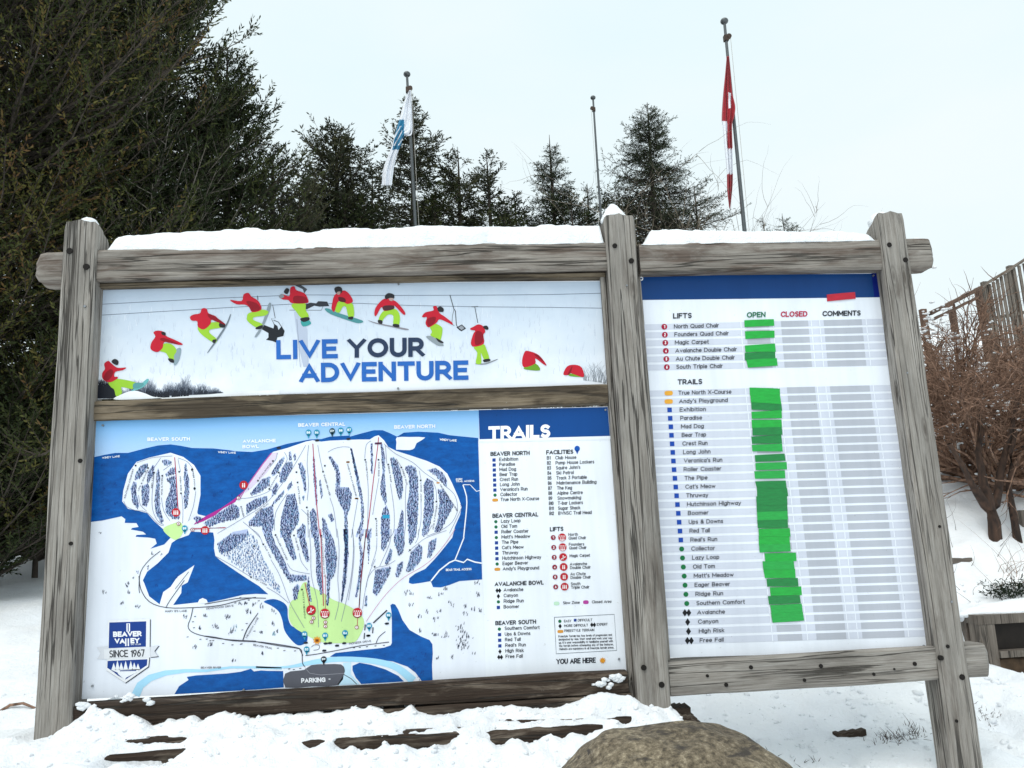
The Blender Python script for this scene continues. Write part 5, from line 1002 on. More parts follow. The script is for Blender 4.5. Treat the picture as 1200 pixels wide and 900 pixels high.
# screws and grommets holding the sheets
for px, py, par in [(120.5, 336.5, banner), (467, 333, banner), (466.5, 455, banner), (708, 448, banner), (120.5, 498.5, mapp), (381, 482.5, mapp), (709.5, 480.3, mapp), (108, 804, mapp), (725.5, 772.3, mapp), (285.5, 808.5, mapp), (1023.5, 323, stat), (1083, 757, stat)]:
    disc_bolt(px, py, -.003, .0065, par, SCREW, "screw", .003)
bm = bmesh.new(); c = at(751.5, 326.5, -.006)
ri, ro, K = .006, .0125, 16
for i in range(K):
    a = i * 2 * math.pi / K
    for rr, yy in ((ri, 0), (ro, 0), (ro, .006), (ri, .006)): bm.verts.new((c[0] + rr * math.cos(a), c[1] + yy, c[2] + rr * math.sin(a)))
bm.verts.ensure_lookup_table()
for i in range(K):
    j = (i + 1) % K
    for q_ in range(4): bm.faces.new([bm.verts[4 * i + q_], bm.verts[4 * i + (q_ + 1) % 4], bm.verts[4 * j + (q_ + 1) % 4], bm.verts[4 * j + q_]])
me = bpy.data.meshes.new("grommet"); bm.to_mesh(me); bm.free(); link("grommet", me, [print_mat('f4f6fa')], stat)
# ------------------------------------------------------------------ trees
def on_ground(px, py):
    lo = .3; best = None
    for y in np.arange(.15, 14, .02):
        p = at(px, py, y)
        if p[2] <= float(ground(p[0], y)): return p, y
    return at(px, py, 6), 6.
def unit(a): return a / np.maximum(np.linalg.norm(a, axis=-1, keepdims=True), 1e-9)
def tube_mesh(P, R, sides=3):
    """P (n,k,3) centre lines, R (n,k) radii -> verts, quads"""
    n, k, _ = P.shape; T = unit(np.gradient(P, axis=1)); ref = np.where(np.abs(T[..., 2:3]) > .9, np.array([1., 0, 0]), np.array([0, 0, 1.]))
    A = unit(np.cross(T, ref)); B = np.cross(T, A)
    ang = np.arange(sides) * 2 * math.pi / sides
    V = P[:, :, None, :] + R[:, :, None, None] * (np.cos(ang)[None, None, :, None] * A[:, :, None, :] + np.sin(ang)[None, None, :, None] * B[:, :, None, :])
    idx = np.arange(n * k * sides).reshape(n, k, sides)
    a = idx[:, :-1, :]; b = idx[:, 1:, :]; F = np.stack([a, np.roll(a, -1, 2), np.roll(b, -1, 2), b], -1).reshape(-1, 4)
    return V.reshape(-1, 3), F
def leaf_mesh(name, C, D, Nn, L, Wd, tint):
    """one narrow triangle pair per leaf: C base, D direction, Nn side vector"""
    n = len(C); tip = C + D * L[:, None]; mid = C + D * (L * .45)[:, None]
    V = np.stack([C, mid + Nn * Wd[:, None], tip, mid - Nn * Wd[:, None]], 1).reshape(-1, 3)
    F = np.arange(n * 4).reshape(n, 4)
    me = mesh_np(name, V, F); at_ = me.attributes.new('tint', 'FLOAT', 'POINT'); at_.data.foreach_set('value', np.repeat(tint, 4).astype(np.float32))
    return me
def conifer(name, x, y, H, R, seed, lab, mat, bark, kind='cedar', nb=150, ntw=12, nlf=10, leaf=.07, lw=.012, group=None, trunk_r=None, lean=(0, 0), cat="tree", twl=.30, slope=.42, vis=4.2, tip=.25, pw=.9, lref=.7):
    """vis: metres below the tip that are densely branched; slope: how fast the crown widens below the tip; R: its greatest half-width"""
    rg = np.random.default_rng(seed); zb = float(ground(x, y)) - .1
    root = empty(name, (x, y, zb)); tag(root, lab, cat, group)
    B = nb; n1 = int(B * .74); dd = np.concatenate([tip * .4 + vis * ((np.arange(n1) + rg.random(n1)) / n1) ** .85, vis + (H - vis - .3) * ((np.arange(B - n1) + .5) / (B - n1)) ** .9])
    dd = np.minimum(dd, H - .25); t = 1 - dd / H
    az = rg.random(B) * 2 * math.pi
    lump_ = 1 + .28 * vnoise(np.cos(az) * 1.3 + seed, np.sin(az) * 1.3, dd * 1.2, seed)
    L = np.minimum(slope * dd ** pw, R * (1 + .1 * np.sin(dd * 3 + seed))) * rg.uniform(.62, 1.15, B) * lump_ + .03
    d = np.stack([np.cos(az), np.sin(az), 0 * az], 1); up = np.array([0, 0, 1.])
    base = np.stack([lean[0] * t * H, lean[1] * t * H, t * H], 1)
    e0 = {'cedar': .55, 'spruce': .12, 'loose': .5}[kind] + rg.normal(0, .14, B) + np.clip(.5 - dd * .25, -.35 if kind != 'spruce' else 0, .5); dr = {'cedar': -.05, 'spruce': .25, 'loose': .15}[kind] + rg.normal(0, .12, B)
    s = np.linspace(0, 1, 6); K = 6
    PB = base[:, None] + (d[:, None] * s[None, :, None] + up * (e0[:, None] * s - dr[:, None] * s ** 2 + .22 * s ** 4)[..., None]) * L[:, None, None]
    PB += rg.normal(0, .02, PB.shape) * L[:, None, None] * s[None, :, None]
    def along(P, u):  # P (B,K,3), u (B,m)
        f = u * (P.shape[1] - 1); i = np.clip(f.astype(int), 0, P.shape[1] - 2); w = (f - i)[..., None]
        b = np.arange(P.shape[0])[:, None]; return P[b, i] * (1 - w) + P[b, i + 1] * w, unit(P[b, i + 1] - P[b, i])
    u = .12 + .88 * (np.arange(ntw) + rg.random((B, ntw))) / ntw; pt, dt = along(PB, np.clip(u, 0, .999))
    side = np.where((np.arange(ntw) % 2)[None, :, None] == 0, 1., -1.) * unit(np.cross(dt, up))
    td = unit(dt * rg.uniform(.5, 1.1, (B, ntw, 1)) + side * rg.uniform(.3, 1.0, (B, ntw, 1)) + rg.normal(0, .28, (B, ntw, 3)) + up * {'cedar': .25, 'spruce': .0, 'loose': .2}[kind])
    tl = (L[:, None] * twl * (1.25 - .8 * u) + leaf) * rg.uniform(.6, 1.3, (B, ntw))
    sk = np.linspace(0, 1, 4); droop = {'cedar': -.12, 'spruce': .10, 'loose': .15}[kind]
    PT = (pt[:, :, None] + td[:, :, None] * (sk[None, None, :, None] * tl[:, :, None, None]) - up * (droop * sk ** 2)[None, None, :, None] * tl[:, :, None, None]).reshape(B * ntw, 4, 3)
    n2 = B * ntw; v = (np.arange(nlf) + rg.random((n2, nlf))) / nlf; pc, dc = along(PT, np.clip(v, 0, .999))
    fn = unit(np.cross(dc, up) + rg.normal(0, .35, pc.shape)); sg = np.where((np.arange(nlf) % 2)[None, :, None] == 0, 1., -1.)
    if kind == 'spruce': sgd = unit(rg.normal(0, 1, pc.shape)); ld = unit(dc * .8 + sgd * .8)
    else: ld = unit(dc * rg.uniform(.6, 1.2, (n2, nlf, 1)) + fn * sg * rg.uniform(.4, .9, (n2, nlf, 1)) + rg.normal(0, .18, pc.shape))
    LL = leaf * rg.uniform(.55, 1.25, (n2, nlf)); wn = unit(np.cross(ld, rg.normal(0, 1, ld.shape)))
    tw_t = np.repeat(rg.random((n2, 1)), nlf, 1) * .55 + rg.random((n2, nlf)) * .25
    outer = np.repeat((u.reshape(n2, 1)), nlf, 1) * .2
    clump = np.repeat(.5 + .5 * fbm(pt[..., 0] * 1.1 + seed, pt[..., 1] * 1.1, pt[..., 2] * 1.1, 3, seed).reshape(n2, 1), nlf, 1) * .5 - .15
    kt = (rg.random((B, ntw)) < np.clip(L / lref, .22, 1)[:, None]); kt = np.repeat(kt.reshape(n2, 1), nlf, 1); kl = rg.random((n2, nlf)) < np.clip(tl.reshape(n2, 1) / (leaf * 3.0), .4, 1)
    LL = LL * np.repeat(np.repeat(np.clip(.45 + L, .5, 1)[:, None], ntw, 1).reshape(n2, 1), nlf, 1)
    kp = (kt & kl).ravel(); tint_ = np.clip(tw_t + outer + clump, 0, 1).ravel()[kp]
    me = leaf_mesh("crown", pc.reshape(-1, 3)[kp], ld.reshape(-1, 3)[kp], wn.reshape(-1, 3)[kp], LL.ravel()[kp], np.full(int(kp.sum()), lw), tint_)
    cr = link("crown", me, [mat]); cr.parent = root
    tr = trunk_r or H * .016; zt_ = np.linspace(0, 1, 14)
    PTk = np.stack([lean[0] * zt_ * H + .015 * H * np.sin(zt_ * 5 + seed) * .3, lean[1] * zt_ * H + 0 * zt_, zt_ * H], 1)[None]
    V1, F1 = tube_mesh(PTk, (tr * (1 - zt_) ** .8 + .006)[None], 8)
    V2, F2 = tube_mesh(PB, np.clip(L[:, None] * .012, .004, .05) * (1.1 - s)[None] + .0015, 4); V3, F3 = tube_mesh(PT, np.clip(tl.reshape(-1, 1) * .012, .0015, .01) * (1.15 - sk)[None], 3)
    t1 = link("trunk", mesh_np("trunk", V1, F1), [bark], smooth=True); t1.parent = root
    t2 = link("branches", mesh_np("branches", np.vstack([V2, V3]), np.vstack([F2, F3 + len(V2)])), [bark]); t2.parent = root; t2['kind'] = 'stuff'
    return root
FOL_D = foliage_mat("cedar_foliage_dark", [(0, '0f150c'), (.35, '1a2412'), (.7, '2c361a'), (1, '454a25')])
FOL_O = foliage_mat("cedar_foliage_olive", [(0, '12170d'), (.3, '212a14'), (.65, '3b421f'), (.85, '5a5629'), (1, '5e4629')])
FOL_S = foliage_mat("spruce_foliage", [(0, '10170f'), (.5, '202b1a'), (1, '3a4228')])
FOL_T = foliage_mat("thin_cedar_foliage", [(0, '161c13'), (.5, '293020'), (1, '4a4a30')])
BARK = bark_mat("grey_bark", '4a443c', '8a8379'); BARKD = bark_mat("dark_bark", '2a241f', '4d443b')
def tree_at(px, py, y, seed, lab, R, mat, kind, **k):
    p = at(px, py, y); zb = float(ground(p[0], y)) - .1; H = p[2] - zb
    return conifer(k.pop('name', "cedar_tree"), p[0], y, H, R, seed, lab, mat, k.pop('bark', BARKD), kind, **k)
GL = "tall evergreens left of the signboard"
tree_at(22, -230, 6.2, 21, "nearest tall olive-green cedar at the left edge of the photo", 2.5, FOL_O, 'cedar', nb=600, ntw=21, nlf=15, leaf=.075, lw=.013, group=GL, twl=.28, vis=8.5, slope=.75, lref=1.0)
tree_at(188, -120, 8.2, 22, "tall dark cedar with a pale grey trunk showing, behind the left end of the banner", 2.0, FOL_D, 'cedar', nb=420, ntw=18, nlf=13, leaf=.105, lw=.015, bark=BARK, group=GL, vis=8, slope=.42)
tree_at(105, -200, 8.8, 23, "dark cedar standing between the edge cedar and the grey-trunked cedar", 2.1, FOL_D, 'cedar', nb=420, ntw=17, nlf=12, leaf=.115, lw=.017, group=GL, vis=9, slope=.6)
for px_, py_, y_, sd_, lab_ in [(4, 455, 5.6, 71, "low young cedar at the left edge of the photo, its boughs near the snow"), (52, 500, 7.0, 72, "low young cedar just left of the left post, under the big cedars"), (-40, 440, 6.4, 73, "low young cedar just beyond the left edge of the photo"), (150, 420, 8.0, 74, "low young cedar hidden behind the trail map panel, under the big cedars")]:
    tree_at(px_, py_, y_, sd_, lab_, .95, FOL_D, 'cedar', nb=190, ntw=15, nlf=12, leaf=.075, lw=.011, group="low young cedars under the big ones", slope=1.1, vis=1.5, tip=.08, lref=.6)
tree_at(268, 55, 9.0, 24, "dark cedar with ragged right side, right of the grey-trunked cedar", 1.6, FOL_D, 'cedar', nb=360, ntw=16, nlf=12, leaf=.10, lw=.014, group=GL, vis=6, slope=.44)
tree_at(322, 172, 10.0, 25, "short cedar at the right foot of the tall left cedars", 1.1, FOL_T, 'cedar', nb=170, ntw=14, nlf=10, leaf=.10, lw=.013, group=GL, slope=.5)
GB = "evergreens behind the top beam"
for px, py, y, R, sd, nb_, lab, mt, kd, nm, sl in [
    (395, 150, 13, 1.05, 31, 210, "dense dark cedar left of the white flag", FOL_T, 'loose', "cedar_tree", .62),
    (352, 222, 12, .8, 32, 90, "low ragged cedar between the left cedars and the white flag", FOL_T, 'loose', "cedar_tree", .7),
    (436, 200, 13.5, .7, 33, 80, "small thin cedar just left of the white flag's tail", FOL_T, 'loose', "cedar_tree", .6),
    (482, 112, 15, 1.1, 34, 150, "tall thin see-through cedar directly behind the white flag's pole", FOL_T, 'loose', "cedar_tree", .42),
    (535, 172, 15, .8, 35, 90, "left one of the two thin cedars between the white flag and the bare pole", FOL_T, 'loose', "cedar_tree", .48),
    (570, 176, 15.6, .9, 36, 90, "right one of the two thin cedars between the white flag and the bare pole", FOL_T, 'loose', "cedar_tree", .48),
    (415, 232, 12.6, .9, 44, 90, "low bushy cedar between the dense dark cedar and the white flag's tail", FOL_D, 'loose', "cedar_tree", .9),
    (510, 225, 14.2, .9, 45, 90, "low bushy cedar right of the white flag's pole", FOL_D, 'loose', "cedar_tree", .9),
    (368, 214, 13.4, .9, 46, 110, "mid-height cedar touching the left side of the dense dark cedar", FOL_D, 'loose', "cedar_tree", .8),
    (590, 236, 14.6, .8, 47, 80, "low bushy cedar left of the slender spruce", FOL_D, 'loose', "cedar_tree", .9),
    (668, 232, 14.2, .8, 48, 80, "low bushy cedar between the slender spruce and the bare flagpole", FOL_D, 'loose', "cedar_tree", .9),
    (722, 226, 15, .9, 49, 80, "low bushy cedar left of the broad dark spruce, behind the middle post", FOL_D, 'loose', "cedar_tree", .9),
    (604, 228, 15.5, .6, 37, 60, "very low dark cedar tip left of the slender spruce", FOL_T, 'loose', "cedar_tree", .6),
    (645, 158, 15, 1.3, 38, 210, "slender spruce with a long bare tip left of the bare flagpole", FOL_S, 'spruce', "spruce_tree", .40),
    (688, 215, 15.8, .9, 39, 110, "low dark spruce at the foot of the bare flagpole", FOL_S, 'spruce', "spruce_tree", .55),
    (757, 120, 14, 1.75, 40, 300, "broad dark spruce right of the middle post", FOL_S, 'spruce', "spruce_tree", .50),
    (812, 215, 14.8, 1.3, 41, 70, "thin sparse spruce behind the bare shrub right of the middle post", FOL_S, 'spruce', "spruce_tree", .9),
    (893, 252, 22, .45, 42, 90, "tiny far spruce tip, left one of two by the red and white flag's pole", FOL_S, 'spruce', "spruce_tree", .4),
    (917, 250, 22, .8, 43, 110, "tiny far spruce tip, right one of two by the red and white flag's pole", FOL_S, 'spruce', "spruce_tree", .55)]:
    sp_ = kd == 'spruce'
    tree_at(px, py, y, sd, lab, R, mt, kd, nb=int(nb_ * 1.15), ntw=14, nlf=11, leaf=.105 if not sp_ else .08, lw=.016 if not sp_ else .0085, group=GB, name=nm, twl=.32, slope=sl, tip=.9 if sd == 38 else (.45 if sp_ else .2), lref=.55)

# bare shrubs
def bare_shrub(name, pos, H, spread, n, seed, lab, mat, r0=.02, up_=1.0, cat="shrub", kids=7, fine=10, droop=.0, wr=1.0, group=None, segk=8, bias=(0, 0), cut=0.):
    rg = np.random.default_rng(seed); root = empty(name, pos); tag(root, lab, cat, group)
    az = rg.random(n) * 2 * math.pi; el = rg.uniform(.25, 1.0, n) ** .7 * up_
    d = unit(np.stack([np.cos(az) + bias[0], np.sin(az) + bias[1], el * 1.6 * H / max(spread, .1)], 1)); L = H * rg.uniform(.55, 1.05, n)
    def grow(base, d, L, wob, drp):
        m = len(base); P = np.zeros((m, segk, 3)); P[:, 0] = base; dd = d.copy()
        for i in range(1, segk): dd = unit(dd + rg.normal(0, wob, (m, 3)) + np.array([0, 0, -drp])); P[:, i] = P[:, i - 1] + dd * (L / (segk - 1))[:, None]
        return P
    base = np.stack([rg.normal(0, .05, n), rg.normal(0, .05, n), np.zeros(n)], 1)
    P1 = grow(base, d, L, .13, droop * .5)
    def spawn(P, k, f, a):
        m = len(P); u = rg.uniform(.25, .98, (m, k)) * (segk - 1); i = np.clip(u.astype(int), 0, segk - 2); w = (u - i)[..., None]; b = np.arange(m)[:, None]
        p = P[b, i] * (1 - w) + P[b, i + 1] * w; dd = unit(P[b, i + 1] - P[b, i]); Lp = np.linalg.norm(P[:, -1] - P[:, 0], axis=1)[:, None] * np.ones((m, k))
        nd = unit(dd + rg.normal(0, a, (m, k, 3))); return p.reshape(-1, 3), nd.reshape(-1, 3), (Lp * f * rg.uniform(.5, 1.3, (m, k))).ravel()
    keep = lambda q, p: q[(((q[:, :, 2].min(1) > cut * H) & (q[:, :, 2].max(1) < 1.06 * H)) | ((rg.random(len(q)) < p) & (q[:, :, 2].max(1) < 1.06 * H)))] if cut else q
    P1 = P1[P1[:, :, 2].max(1) < 1.12 * H] if cut else P1
    P2 = keep(grow(*spawn(P1, kids, .5, .5), .16, droop), .06); P3 = keep(grow(*spawn(P2, fine, .5, .55), .18, droop), .3)
    s = 1 - .85 * np.linspace(0, 1, segk)
    V1, F1 = tube_mesh(P1, np.full((len(P1), 1), r0) * s * wr, 5); V2, F2 = tube_mesh(P2, np.full((len(P2), 1), r0 * .38) * s * wr, 3); V3, F3 = tube_mesh(P3, np.full((len(P3), 1), r0 * .2) * s * wr, 3)
    a = link("stems", mesh_np("stems", V1, F1), [mat], smooth=True); a.parent = root
    o = link("twigs", mesh_np("twigs", np.vstack([V2, V3]), np.vstack([F2, F3 + len(V2)])), [mat]); o.parent = root; o['kind'] = 'stuff'
    return root, P1, P2, P3
TWG = bark_mat("grey_twigs", '5a5046', '948878'); TWR = bark_mat("red_brown_twigs", '503a2e', '9c7b66'); TWD = bark_mat("dark_wet_stems", '251b16', '4d382c')
def gpos(px, y, dz=0.): p = at(px, 500, y); return (p[0], y, float(ground(p[0], y)) - .05 + dz)
def gtop(px, py, y): return at(px, py, y)[2] - gpos(px, y)[2]
for px, py, y, sp, n_, sd, lab in [(745, 222, 11.0, 1.6, 16, 51, "bare grey shrub just right of the middle post"), (800, 212, 11.4, 2.6, 16, 52, "bare grey shrub with long branches left of the red and white flag"),
                                   (868, 238, 11.2, 2.2, 9, 53, "thin bare shrub under the red and white flag"), (715, 235, 12, 1.2, 9, 54, "low bare shrub behind the bare flagpole")]:
    bare_shrub("bare_shrub", gpos(px, y), gtop(px, py, y) * .92, sp, n_, sd, lab, TWG, r0=.022, kids=6, fine=6, cut=.02, group="bare shrubs behind the top beam")

# big red-brown bush on the right slope, snow lying in it
def bush_at(px, ybase, pytop, y, sp, n_, sd, lab, r0=.03, **k):
    return bare_shrub("twiggy_bush", gpos(px, y), gtop(px, pytop, y), sp, n_, sd, lab, k.pop('mat', TWR), r0=r0, group="red-brown bushes on the right slope", **k)
bs = []
for a in [(1128, 0, 374, 5.4, 4.4, 50, 61, "red-brown twiggy bush directly right of the right post"), (1162, 0, 376, 5.0, 4.4, 52, 62, "broad red-brown bush in front of the picket fence, with dark forked trunk"),
          (1205, 0, 358, 6.0, 4.6, 50, 63, "red-brown bush at the right edge of the photo below the pickets"), (1100, 0, 372, 7.0, 4.2, 44, 64, "red-brown bush partly hidden behind the right post"),
          (1240, 0, 385, 4.6, 4.4, 34, 65, "red-brown bush just beyond the right edge of the photo"), (1175, 0, 364, 7.6, 4.4, 48, 66, "red-brown bush farthest up the slope, right below the picket fence")]:
    bs.append(bush_at(*a, kids=13, fine=15, droop=.04, segk=7, cut=.28))
# forked dark trunk under the bushes
def px3(pts, y0): return np.array([at(px, py, y0 + dy) for px, py, dy in pts])
trk = []; YT = on_ground(1166, 630)[1]
for pts, r in [([(1166, 628, 0), (1165, 612, 0), (1162, 600, .02), (1155, 592, .0), (1146, 578, -.05), (1138, 566, -.1), (1128, 545, -.15), (1112, 520, -.2)], .075), ([(1163, 606, .02), (1166, 592, .05), (1170, 575, .1), (1172, 555, .15), (1178, 530, .2), (1186, 500, .25), (1190, 480, .3), (1196, 450, .3)], .06),
               ([(1160, 598, 0), (1158, 582, 0), (1152, 566, .1), (1150, 550, .1), (1146, 530, .15), (1150, 505, .2), (1146, 480, .3), (1150, 450, .3)], .055), ([(1189, 612, 0), (1187, 600, .1), (1184, 585, .1), (1182, 570, .1), (1186, 550, .1), (1184, 530, .15), (1190, 510, .2), (1186, 490, .3)], .05)]:
    P = px3(pts, YT); P = (np.vstack([P[:1] - np.array([0, 0, .35]), P]) if pts[0][1] > 605 else P)[None]; trk.append((P, np.linspace(r, r * .35, P.shape[1])[None]))
root = empty("dark_tree_trunk", tuple(trk[0][0][0, 0])); tag(root, "dark forked trunk rising from the snow under the red-brown bush", "trunk")
for i, (P, R) in enumerate(trk):
    R = R * (1 + .25 * fbm(np.arange(P.shape[1]) * .9, np.full(P.shape[1], i * 3.), o=2, seed=i)); V_, F_ = tube_mesh(P, R, 9)
    o = link("trunk" if i == 0 else "limb", mesh_np("limb", V_ - P[0, 0] * 0, F_), [TWD], root, smooth=True)
# snow clinging to branches of the bushes
rg = np.random.default_rng(5)
def clumps(name, pts, rs, par, lab=None):
    bm = bmesh.new(); bmesh.ops.create_icosphere(bm, subdivisions=1, radius=1); base = np.array([v.co for v in bm.verts]); bm.verts.ensure_lookup_table(); f0 = np.array([[v.index for v in f.verts] for f in bm.faces]); bm.free()
    n = len(pts); V = pts[:, None] + base[None] * rs[:, None, :] * (1 + rg.uniform(-.25, .25, (n, len(base), 1))); F = (f0[None] + (np.arange(n) * len(base))[:, None, None]).reshape(-1, 3)
    o = link(name, mesh_np(name, V.reshape(-1, 3), F), [SNOW], par, smooth=True); o['kind'] = 'stuff'; return o
cl = []
for (x0, y0, x1, y1, n_, w) in [(1083, 368, 1128, 412, 60, 5), (1128, 412, 1160, 440, 30, 6), (1130, 430, 1165, 480, 34, 7), (1165, 460, 1200, 500, 24, 6), (1110, 500, 1150, 540, 50, 12), (1095, 380, 1200, 560, 190, 45), (1150, 330 + 60, 1165, 375, 10, 3), (1112, 518, 1128, 524, 18, 3), (1178, 560, 1190, 570, 16, 4), (1082, 385, 1088, 400, 12, 3), (1160, 595, 1150, 560, 12, 3)]:
    for _ in range(n_):
        t = rg.random(); cl.append(at(x0 + (x1 - x0) * t + rg.normal(0, w * .35), y0 + (y1 - y0) * t + rg.normal(0, w), 4.6 + rg.random() * 1.6))
cl = np.array(cl); rs = rg.uniform(.5, 1.3, (len(cl), 1)) * np.array([[.030, .028, .015]])
o = clumps("branch_snow", cl, rs, None); tag(o, "snow scattered on the twigs of the red-brown bushes right of the signboard", "snow")

# ------------------------------------------------------------------ picket fence and handrail up the right slope
FW = wood_mat("fence_grey_wood", '8a8178', '6b635b', '3b352f', '4a3120', .15)
YF = 10.5
fence = empty("picket_fence", tuple(at(1170, 420, YF))); tag(fence, "grey wooden picket fence climbing the slope at the right edge", "fence")
def fz(px): return 335 + (305 - 335) * (px - 1152) / 48.0
def boxq(name, p0, p1, mat, parent): # small box part
    V = [(x, y_, z) for z in (p0[2], p1[2]) for y_ in (p0[1], p1[1]) for x in (p0[0], p1[0])]
    me = mesh_np(name, V, [(0, 2, 3, 1), (4, 5, 7, 6), (0, 1, 5, 4), (2, 6, 7, 3), (0, 4, 6, 2), (1, 3, 7, 5)]); ul = me.uv_layers.new(name='UVMap')
    for l in me.loops:
        v = me.vertices[l.vertex_index].co; ul.data[l.index].uv = (v.z + p0[0] * 3, v.x + v.y)
    return link(name, me, [mat], parent)
pxs = 1153.0
while pxs < 1290:
    tp = at(pxs, fz(pxs) + 1.5, YF); gz = float(ground(tp[0], YF)); post_ = abs((pxs - 1153) % 32.5) < 4.4
    h = tp[2] - gz
    boxq("picket", (tp[0], YF - .012, max(gz - .1, tp[2] - 2.6)), (tp[0] + .062, YF + .012, tp[2] + rg.uniform(-.02, .02)), FW, fence); pxs += 4.6 if pxs < 1180 else 5.8
for px in (1153.5, 1183.5, 1213, 1243, 1273):
    tp = at(px, fz(px) - 4, YF + .06); boxq("post", (tp[0] - .05, YF + .03, float(ground(tp[0], YF)) - .3), (tp[0] + .05, YF + .13, tp[2]), FW, fence)
def bar(name, a, b, w, hgt, mat, parent, n_=10):
    a, b = np.array(a), np.array(b); d = unit(b - a); sd = unit(np.cross(d, [0, 0, 1.])); up2 = np.cross(sd, d); V = []
    for i in range(n_ + 1):
        c = a + (b - a) * i / n_ + up2 * .004 * math.sin(i * 2.1)
        for p, q in ((-1, -1), (1, -1), (1, 1), (-1, 1)): V.append(c + sd * w / 2 * p + up2 * hgt / 2 * q)
    F = [(4 * i + j, 4 * i + (j + 1) % 4, 4 * i + 4 + (j + 1) % 4, 4 * i + 4 + j) for i in range(n_) for j in range(4)] + [(3, 2, 1, 0), (4 * n_, 4 * n_ + 1, 4 * n_ + 2, 4 * n_ + 3)]
    me = mesh_np(name, V, F); ul = me.uv_layers.new(name='UVMap')
    for f_ in me.polygons:
        for li in f_.loop_indices: vi = me.loops[li].vertex_index; ul.data[li].uv = ((vi // 4) * np.linalg.norm(b - a) / n_, (vi % 4) * w)
    return link(name, me, [mat], parent)
bar("rail", at(1150, fz(1150), YF - .03), at(1290, fz(1290), YF - .03), .03, .06, FW, fence); bar("rail", at(1152, 375, YF + .02), at(1290, 290 + 60, YF + .02), .03, .07, FW, fence)
RW = wood_mat("brown_handrail_wood", '7d6658', '5f4b40', '3a2a22', '4a3120', .2)
hr = empty("handrail", tuple(at(1120, 400, 9.5))); tag(hr, "brown wooden handrail sloping up to the picket fence behind the bushes", "handrail")
bar("rail", at(1090, 367.5, 9.3), at(1150, 337, 10.3), .07, .07, RW, hr); bar("rail", at(1094, 374, 9.32), at(1149, 347, 10.32), .045, .05, RW, hr)
for px, py, y in ((1084.5, 361, 9.2), (1149, 336, 10.3), (1118, 355, 9.8)):
    tp = at(px, py, y); boxq("post", (tp[0] - .055, y + .05, float(ground(tp[0], y)) - .3), (tp[0] + .055, y + .14, tp[2]), RW, hr)

# ------------------------------------------------------------------ boulder
def rock_mat():
    m, t, b = newmat("brown_granite"); tcn = N(t, "ShaderNodeTexCoord")
    n1 = N(t, "ShaderNodeTexNoise", Scale=38.0, Detail=8.0, Roughness=.75); n2 = N(t, "ShaderNodeTexNoise", Scale=5.0, Detail=5.0); n3 = N(t, "ShaderNodeTexNoise", Scale=150.0, Detail=3.0)
    mpn = N(t, "ShaderNodeMapping"); mpn.inputs['Rotation'].default_value = (0, .5, 0); mpn.inputs['Scale'].default_value = (1, 1, 5)
    n4 = N(t, "ShaderNodeTexNoise", Scale=5.0, Detail=6.0, Roughness=.6); t.links.new(tcn.outputs['Object'], mpn.inputs[0]); t.links.new(mpn.outputs[0], n4.inputs['Vector'])
    for n in (n1, n2, n3): t.links.new(tcn.outputs['Object'], n.inputs['Vector'])
    a = ramp(t, [(.32, lin('302b25')), (.45, lin('635a4b')), (.57, lin('8c8270')), (.68, lin('b6ad9b'))], n1.outputs[0]).outputs[0]
    c = ramp(t, [(.35, (.55, .5, .45)), (.65, (1.1, 1.05, .95))], n2.outputs[0]).outputs[0]
    col = mixc(t, .9, a, c, 'MULTIPLY'); v = ramp(t, [(.36, (0, 0, 0)), (.44, (1, 1, 1))], n4.outputs[0]).outputs[0]; col = mixc(t, v, (.045, .036, .028), col)
    t.links.new(col, b.inputs['Base Color']); b.inputs['Roughness'].default_value = .8
    h = math_(t, 'ADD', n1.outputs[0], math_(t, 'MULTIPLY', n3.outputs[0], .5)); bp = N(t, "ShaderNodeBump", Strength=.9, Distance=.012); t.links.new(h, bp.inputs['Height']); t.links.new(bp.outputs[0], b.inputs['Normal'])
    return m
ROCK = rock_mat()
pl, pr_, pt_ = at(655, 905, -1.25), at(945, 905, -1.25), at(775, 852, -1.15)
def boulder():
    bm = bmesh.new(); bmesh.ops.create_icosphere(bm, subdivisions=6, radius=1); co = np.array([v.co for v in bm.verts])
    r = 1 + .13 * fbm(co[:, 0] * 1.3 + 2, co[:, 1] * 1.3, co[:, 2] * 1.3, 3, 4) + .022 * fbm(co[:, 0] * 6, co[:, 1] * 6, co[:, 2] * 6, 4, 8)
    co = np.sign(co) * np.abs(co) ** .80 * r[:, None]
    cx_ = (pl[0] + pr_[0]) / 2; rx = (pr_[0] - pl[0]) / 2 * 1.1
    rz = .42; zt_ = pt_[2]
    X = cx_ + co[:, 0] * rx; Y_ = -1.15 + co[:, 1] * .42; Z = zt_ - rz * .98 + co[:, 2] * rz
    for v, p in zip(bm.verts, np.stack([X, Y_, Z], 1)): v.co = p
    me = bpy.data.meshes.new("boulder"); bm.to_mesh(me); bm.free(); o = link("boulder", me, [ROCK], smooth=True)
    tag(o, "large rounded brown boulder in the snow in front of the middle post", "boulder")
boulder()
